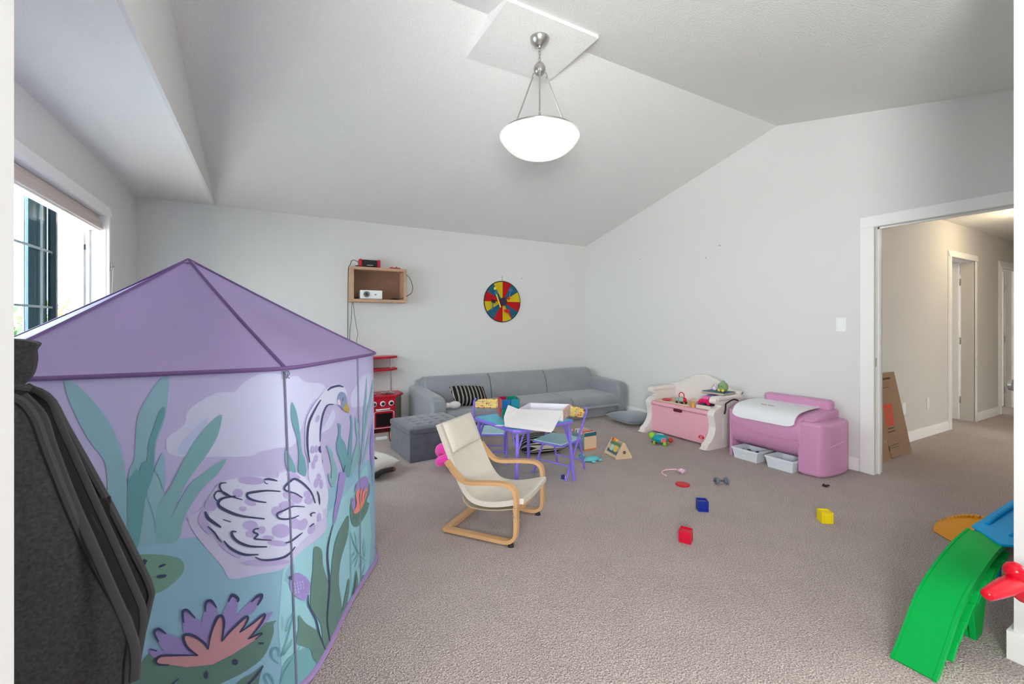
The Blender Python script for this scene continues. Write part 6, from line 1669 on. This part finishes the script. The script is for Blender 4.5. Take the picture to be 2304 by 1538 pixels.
b = NB(); tube(b, smooth([(2.83, .60, .305), (2.95, .59, .318), (3.5, .585, .322)], 4), .009, 8); add('platform_rail', b, m_blu, rp_, True)
b = NB(); tube(b, smooth([(2.90, .69, .305), (3.05, .69, .316), (3.5, .69, .318)], 4), .009, 8); add('platform_rail', b, m_blu, rp_, True)
for x in (3.1, 3.56):
    for y in (.565, .70):
        b = NB(); box(b, x - .02, x + .02, y - .008, y + .008, 0, .295, .003); add('platform_leg', b, m_blu, rp_, True)
b = NB(); cyl(b, (2.80, .565, .306), (2.80, .565, .318), .016, 16, .003); add('red_plug', b, m_rdp, rp_, True)
# orange toothed ramp sloping to the carpet on the far side
lo_ = smooth([(3.45, 1.04, .002), (3.38, .955, .002), (3.34, .86, .002), (3.315, .74, .002)], 5)
hi_ = smooth([(3.56, 1.05, .02), (3.60, .99, .07), (3.61, .90, .105), (3.60, .75, .125)], 5)
b = NB(); sheet(b, [[Vector(l).lerp(Vector(h_), t) + Vector((0, 0, .02 * math.sin(math.pi * t))) for t in (0, .25, .5, .75, 1)] for l, h_ in zip(lo_, hi_)], .006); add('orange_deck', b, m_org, rp_, True, ang=50)
for i in range(0, len(hi_) - 1):
    p, q_ = Vector(hi_[i]), Vector(hi_[i + 1]); d_ = (q_ - p); a_ = math.atan2(d_.y, d_.x)
    b = NB(); box(b, -.004, d_.length * .55, -.03, .012, -.012, .014, .002, 1, mat=Matrix.Translation(p) @ Matrix.Rotation(a_, 4, 'Z')); add('orange_tooth', b, m_org, rp_, True)
b = NB(); sheet(b, [[Vector(h_) + Vector((.006, 0, -.006)), Vector((h_.x + .01, h_.y, 0))] for h_ in hi_], .005); add('orange_back', b, m_org, rp_, True, sharp=True)
# red crank handle of a toy standing just outside the picture
k0 = atd(2224, 1336, 1.36); k1 = atd(2266, 1318, 1.38); k2 = atd(2290, 1308, 1.39)
ck = thing('toy_crank', 'glossy red plastic crank handle jutting in from the right edge', 'toy crank', (2.36, .27, 0))
b = NB(); tube(b, smooth([k0, k0.lerp(k1, .5), k1, k2], 3), [.018, .020, .022, .0235, .0245, .0255, .0265, .0265, .0265, .0265], 18); add('crank_grip', b, m_rdp, ck, True)
b = NB(); ball(b, k0, .0182, 16, (1, 1, 1)); add('grip_end', b, m_rdp, ck, True)
b = NB(); tube(b, smooth([k2 + Vector((-.008, .004, .034)), k2 + Vector((0, 0, .015)), k2, k2 + Vector((.008, 0, -.025)), k2 + Vector((.03, -.01, -.045))], 3), .028, 18); ball(b, k2 + Vector((-.008, .004, .034)), .028, 16); add('crank_hub', b, m_rdp, ck, True)
b = NB(); tube(b, smooth([k2, k2 + Vector((.08, -.05, 0)), Vector((2.33, .28, k2.z))], 5), .016, 12); add('crank_arm', b, m_rdp, ck, True)
b = NB(); cyl(b, (2.36, .27, .02), (2.36, .27, k2.z + .06), .022, 16, .004); add('post', b, m_blu, ck, True)
b = NB(); cyl(b, (2.36, .24, 0), (2.36, .24, .025), .11, 24, .006); add('base', b, m_blu, ck, True)

# ------------------------------------------------------------------ cardboard in the hall
m_kraft = M('kraft_cardboard', (142, 116, 92), .85, noise=(3, .06)); m_kraft2 = M('kraft_print', (84, 64, 50), .85); m_lorg = M('printed_orange', (206, 74, 48), .8)
cb = thing('cardboard_box', 'flattened brown moving box with orange logo leaning on the hallway wall', 'cardboard box', (4.95, 1.85, 0))
CA = math.atan2(.15, .77)               # lean
def cbp(x, z, off=0.0):                 # on the leaning sheet: x along the hall, z up the sheet
    return Vector((x, 1.785 + z * math.sin(CA) - off * math.cos(CA), z * math.cos(CA) + off * math.sin(CA)))
def cbsheet(pts, th, off, nm, m, z=None):
    b_ = NB(); a = [b_.verts.new(cbp(x, zz, off)) for x, zz in pts]; c_ = [b_.verts.new(cbp(x, zz, off + th)) for x, zz in pts]
    b_.faces.new(a); b_.faces.new(c_[::-1])
    for i in range(len(pts)): b_.faces.new((a[i], a[(i + 1) % len(pts)], c_[(i + 1) % len(pts)], c_[i]))
    bmesh.ops.triangulate(b_, faces=[f for f in b_.faces if len(f.verts) > 4])
    return add(nm, b_, m, cb, True, sharp=True)
def cpx(x, y, off=.007):                # a pixel read on the sheet
    r = ray(x, y)
    nn = Vector((0, -math.cos(CA), math.sin(CA))); p0_ = cbp(0, 0, off)
    d = (p0_ - Vector((0, 0, H))).dot(nn) / r.dot(nn)
    p = Vector((0, 0, H)) + r * d
    return (p.x, (p - p0_).dot(Vector((0, math.sin(CA), math.cos(CA)))))
def cz(x, y): return cpx(1940 + x / 6.683, 830 + y / 6.683)
tr_ = cz(460, 40); br_ = cz(640, 1110)
wx = tr_[0] + .03
cbsheet([(4.46, .17), (wx - .02, .17), (wx, tr_[1]), (4.46, tr_[1] - .0)], .006, 0, 'box_panel', m_kraft)
cbsheet([(4.46, .0), (4.93, .0), (4.93, .168), (4.46, .168)], .005, .004, 'bottom_flap', m_kraft)
cbsheet([(4.955, .015), (wx - .03, .0), (wx - .02, .168), (4.955, .168)], .005, .0, 'bottom_flap', m_kraft)
def cprint(pts, nm, m, off=.0062): return cbsheet([cz(x, y) for x, y in pts], .0006, off, nm, m)
cprint([(322, 545), (440, 515), (485, 840), (372, 865)], 'logo_square', m_lorg)
lc = cz(404, 690)
for k, tx_ in enumerate(('THE', 'HOME', 'DEPOT')):
    b = text_bm(tx_, .062, .0004, xs=.8)
    off_ = (-.035 + .035 * k, .045 - .045 * k)
    base_ = cbp(lc[0] + off_[0] * .5, lc[1] + off_[1] * .9, .0074)
    Mx = Matrix.Translation(base_) @ Matrix(((1, 0, 0, 0), (0, math.sin(CA), -math.cos(CA), 0), (0, math.cos(CA), math.sin(CA), 0), (0, 0, 0, 1))) @ Matrix.Rotation(R(45), 4, 'Z')
    bmesh.ops.transform(b, matrix=Mx, verts=b.verts)
    add('logo_lettering', b, m_kraft, cb, True, sharp=True)
cprint([(205, 150), (418, 118), (422, 150), (208, 182)], 'printed_band', m_kraft2)
for k in range(4):
    cprint([(230, 215 + 26 * k), (400, 188 + 26 * k), (401, 196 + 26 * k), (231, 223 + 26 * k)], 'printed_line', m_kraft2 if k == 3 else M('faint_print', (126, 100, 78), .85))
for a_ in ([(200, 440), (300, 412), (301, 420), (200, 449)], [(203, 490), (302, 462), (302, 472), (204, 500)], [(294, 414), (301, 412), (303, 470), (296, 472)], [(200, 440), (207, 438), (210, 498), (203, 500)]):
    cprint(a_, 'printed_frame', m_kraft2)
cprint([(392, 890), (480, 868), (482, 884), (394, 908)], 'printed_line', m_kraft2); cprint([(388, 944), (498, 912), (499, 930), (390, 962)], 'printed_line', m_kraft2)
b = NB()
cc = cz(242, 1008)
b = NB(); tube(b, [cbp(cc[0] + .03 * math.cos(a), cc[1] + .055 * math.sin(a), .007) for a in [i * math.pi / 10 for i in range(20)]], .004, 6, closed=True); add('printed_ring', b, m_kraft2, cb, True)
cprint([(240, 1110), (285, 1090), (290, 1150), (245, 1165)], 'flap_logo', m_lorg, .0094)
cprint([(380, 1170), (420, 1158), (426, 1230), (388, 1245)], 'printed_symbol', m_kraft2, .0056)
cprint([(440, 1150), (560, 1100), (561, 1110), (441, 1160)], 'printed_line', m_kraft2, .0056); cprint([(442, 1185), (560, 1150), (561, 1158), (443, 1193)], 'printed_line', m_kraft2, .0056)

# ------------------------------------------------------------------ charcoal seat at the left edge
m_char = M('charcoal_wool', (56, 55, 56), .95, noise=(160, .35), bump=(260, .25, .002), k=1.0); m_chard = M('black_lining', (34, 32, 32), .9, k=1.0); m_pip = M('charcoal_binding', (62, 61, 62), .8, k=1.0)
fs = thing('folded_seat', 'tall charcoal fabric folded seat with padded headrest at the left foreground', 'folding seat', (-.42, 1.12, 0))
Vd = Vector((SN - .95 * CS, CS + .95 * SN, 0)).normalized()        # away from the viewer
Rt = Vector((Vd.y, -Vd.x, 0))
def pad(outline, d, th, nm, m, piping=True, crown=.02):
    """a padded fabric panel standing upright, facing the doorway; outline read at distance d"""
    O3 = [atd(x, y, d + .0) for x, y in outline]
    c0 = sum(O3, Vector()) / len(O3)
    loc = [((p - c0).dot(Rt), p.z) for p in O3]
    loc = [(p.x, p.y) for p in smooth([(a, z, 0) for a, z in loc], 4, True)]
    base_ = Vector((c0.x, c0.y, 0))
    b_ = NB()
    P = [Vector(p) for p in loc]; n_ = len(P)
    xs_ = [p.x for p in P]; ys_ = [p.y for p in P]
    def inside(q):
        r_ = False
        for i in range(n_):
            a, c_ = P[i], P[i - 1]
            if (a.y > q.y) != (c_.y > q.y) and q.x < (c_.x - a.x) * (q.y - a.y) / (c_.y - a.y) + a.x: r_ = not r_
        return r_
    ext = []
    st = .03
    for i in range(int((max(xs_) - min(xs_)) / st) + 1):
        for j in range(int((max(ys_) - min(ys_)) / st) + 1):
            q = Vector((min(xs_) + i * st + st / 2, min(ys_) + j * st + st / 2))
            if inside(q) and min((q - p).length for p in P) > .012: ext.append(q)
    r_ = delaunay_2d_cdt(P + ext, [(i, (i + 1) % n_) for i in range(n_)], [list(range(n_))], 1, 1e-6)
    F_ = []; K_ = []
    for v in r_[0]:
        dd = min((v - p).length for p in P)
        bul = crown * (1 - math.exp(-dd / .035))
        w3 = base_ + Rt * v.x + Vector((0, 0, v.y))
        F_.append(b_.verts.new(w3 - Vd * (th / 2 + bul))); K_.append(b_.verts.new(w3 + Vd * (th / 2 + bul * .3)))
    for f in r_[2]:
        b_.faces.new([F_[i] for i in f]); b_.faces.new([K_[i] for i in f][::-1])
    bd_ = [e for e in b_.edges if len(e.link_faces) == 1]
    # side wall
    idx = {}
    for i, v in enumerate(F_): idx[v] = i
    for e in list(bd_):
        a, c_ = e.verts
        if a in idx and c_ in idx: b_.faces.new((a, c_, K_[idx[c_]], K_[idx[a]]))
    o_ = add(nm, b_, m, fs, True, ang=50)
    if piping:
        q = NB(); tube(q, [base_ + Rt * x + Vector((0, 0, z)) - Vd * th / 2 for x, z in loc], .0085, 8, closed=True); add('piping', q, m_pip, o_, True)
    return o_
pad([(-140, 900), (-60, 862), (40, 860), (108, 884), (150, 960), (232, 1120), (300, 1265), (346, 1370), (343, 1412), (318, 1500), (290, 1580), (240, 1700), (60, 1760), (-140, 1700)], .98, .05, 'rear_panel', m_chard)
pad([(-140, 890), (-40, 880), (40, 886), (80, 930), (104, 1000), (150, 1130), (205, 1270), (262, 1390), (296, 1462), (292, 1540), (262, 1640), (60, 1720), (-140, 1700)], .86, .04, 'front_panel', m_char)
pad([(-120, 800), (-60, 764), (20, 762), (82, 772), (76, 790), (77, 812), (70, 845), (50, 866), (0, 868), (-80, 860)], .93, .09, 'headrest', m_char, False, .015)
b = NB(); tube(b, smooth([atd(50, 890, .862), atd(92, 935, .866), atd(116, 1005, .87), atd(160, 1120, .875), atd(200, 1210, .875), atd(248, 1320, .875), atd(300, 1445, .87), atd(302, 1530, .87)], 6), .012, 8, flat=(.004, .009), up=Vd); add('binding_strap', b, m_pip, fs, True)
b = NB(); tube(b, smooth([atd(60, 868, .925), atd(112, 900, .925), atd(138, 960, .925), atd(215, 1130, .925), atd(296, 1310, .925), atd(322, 1385, .925), atd(308, 1490, .925)], 6), .009, 8, flat=(.004, .007), up=Vd); add('binding_strap', b, m_pip, fs, True)
c = atd(190, 1185, .895)
b = NB(); box(b, -.018, .018, -.006, .006, -.03, .02, .004, 2, mat=Matrix.Translation(c) @ Matrix.Rotation(math.atan2(Rt.y, Rt.x), 4, 'Z') @ Matrix.Rotation(R(-20), 4, 'Y')); add('clasp', b, m_chard, fs, True)
b = NB(); ball(b, atd(180, 1197, .875), .0055, 10); add('snap_button', b, m_steel, fs, True)
b = NB(); box(b, -.014, .014, -.004, .004, -.022, .022, .002, 1, mat=Matrix.Translation(atd(231, 1140, 1.0)) @ Matrix.Rotation(math.atan2(Rt.y, Rt.x), 4, 'Z')); add('side_tab', b, m_chard, fs, True)
for k, x in enumerate((-100, 150)):
    p = atd(x, 1600, .92)
    b = NB(); tube(b, [Vector((p.x, p.y, .45)), Vector((p.x, p.y, 0))], .016, 10); add('leg', b, m_chard, fs, True)
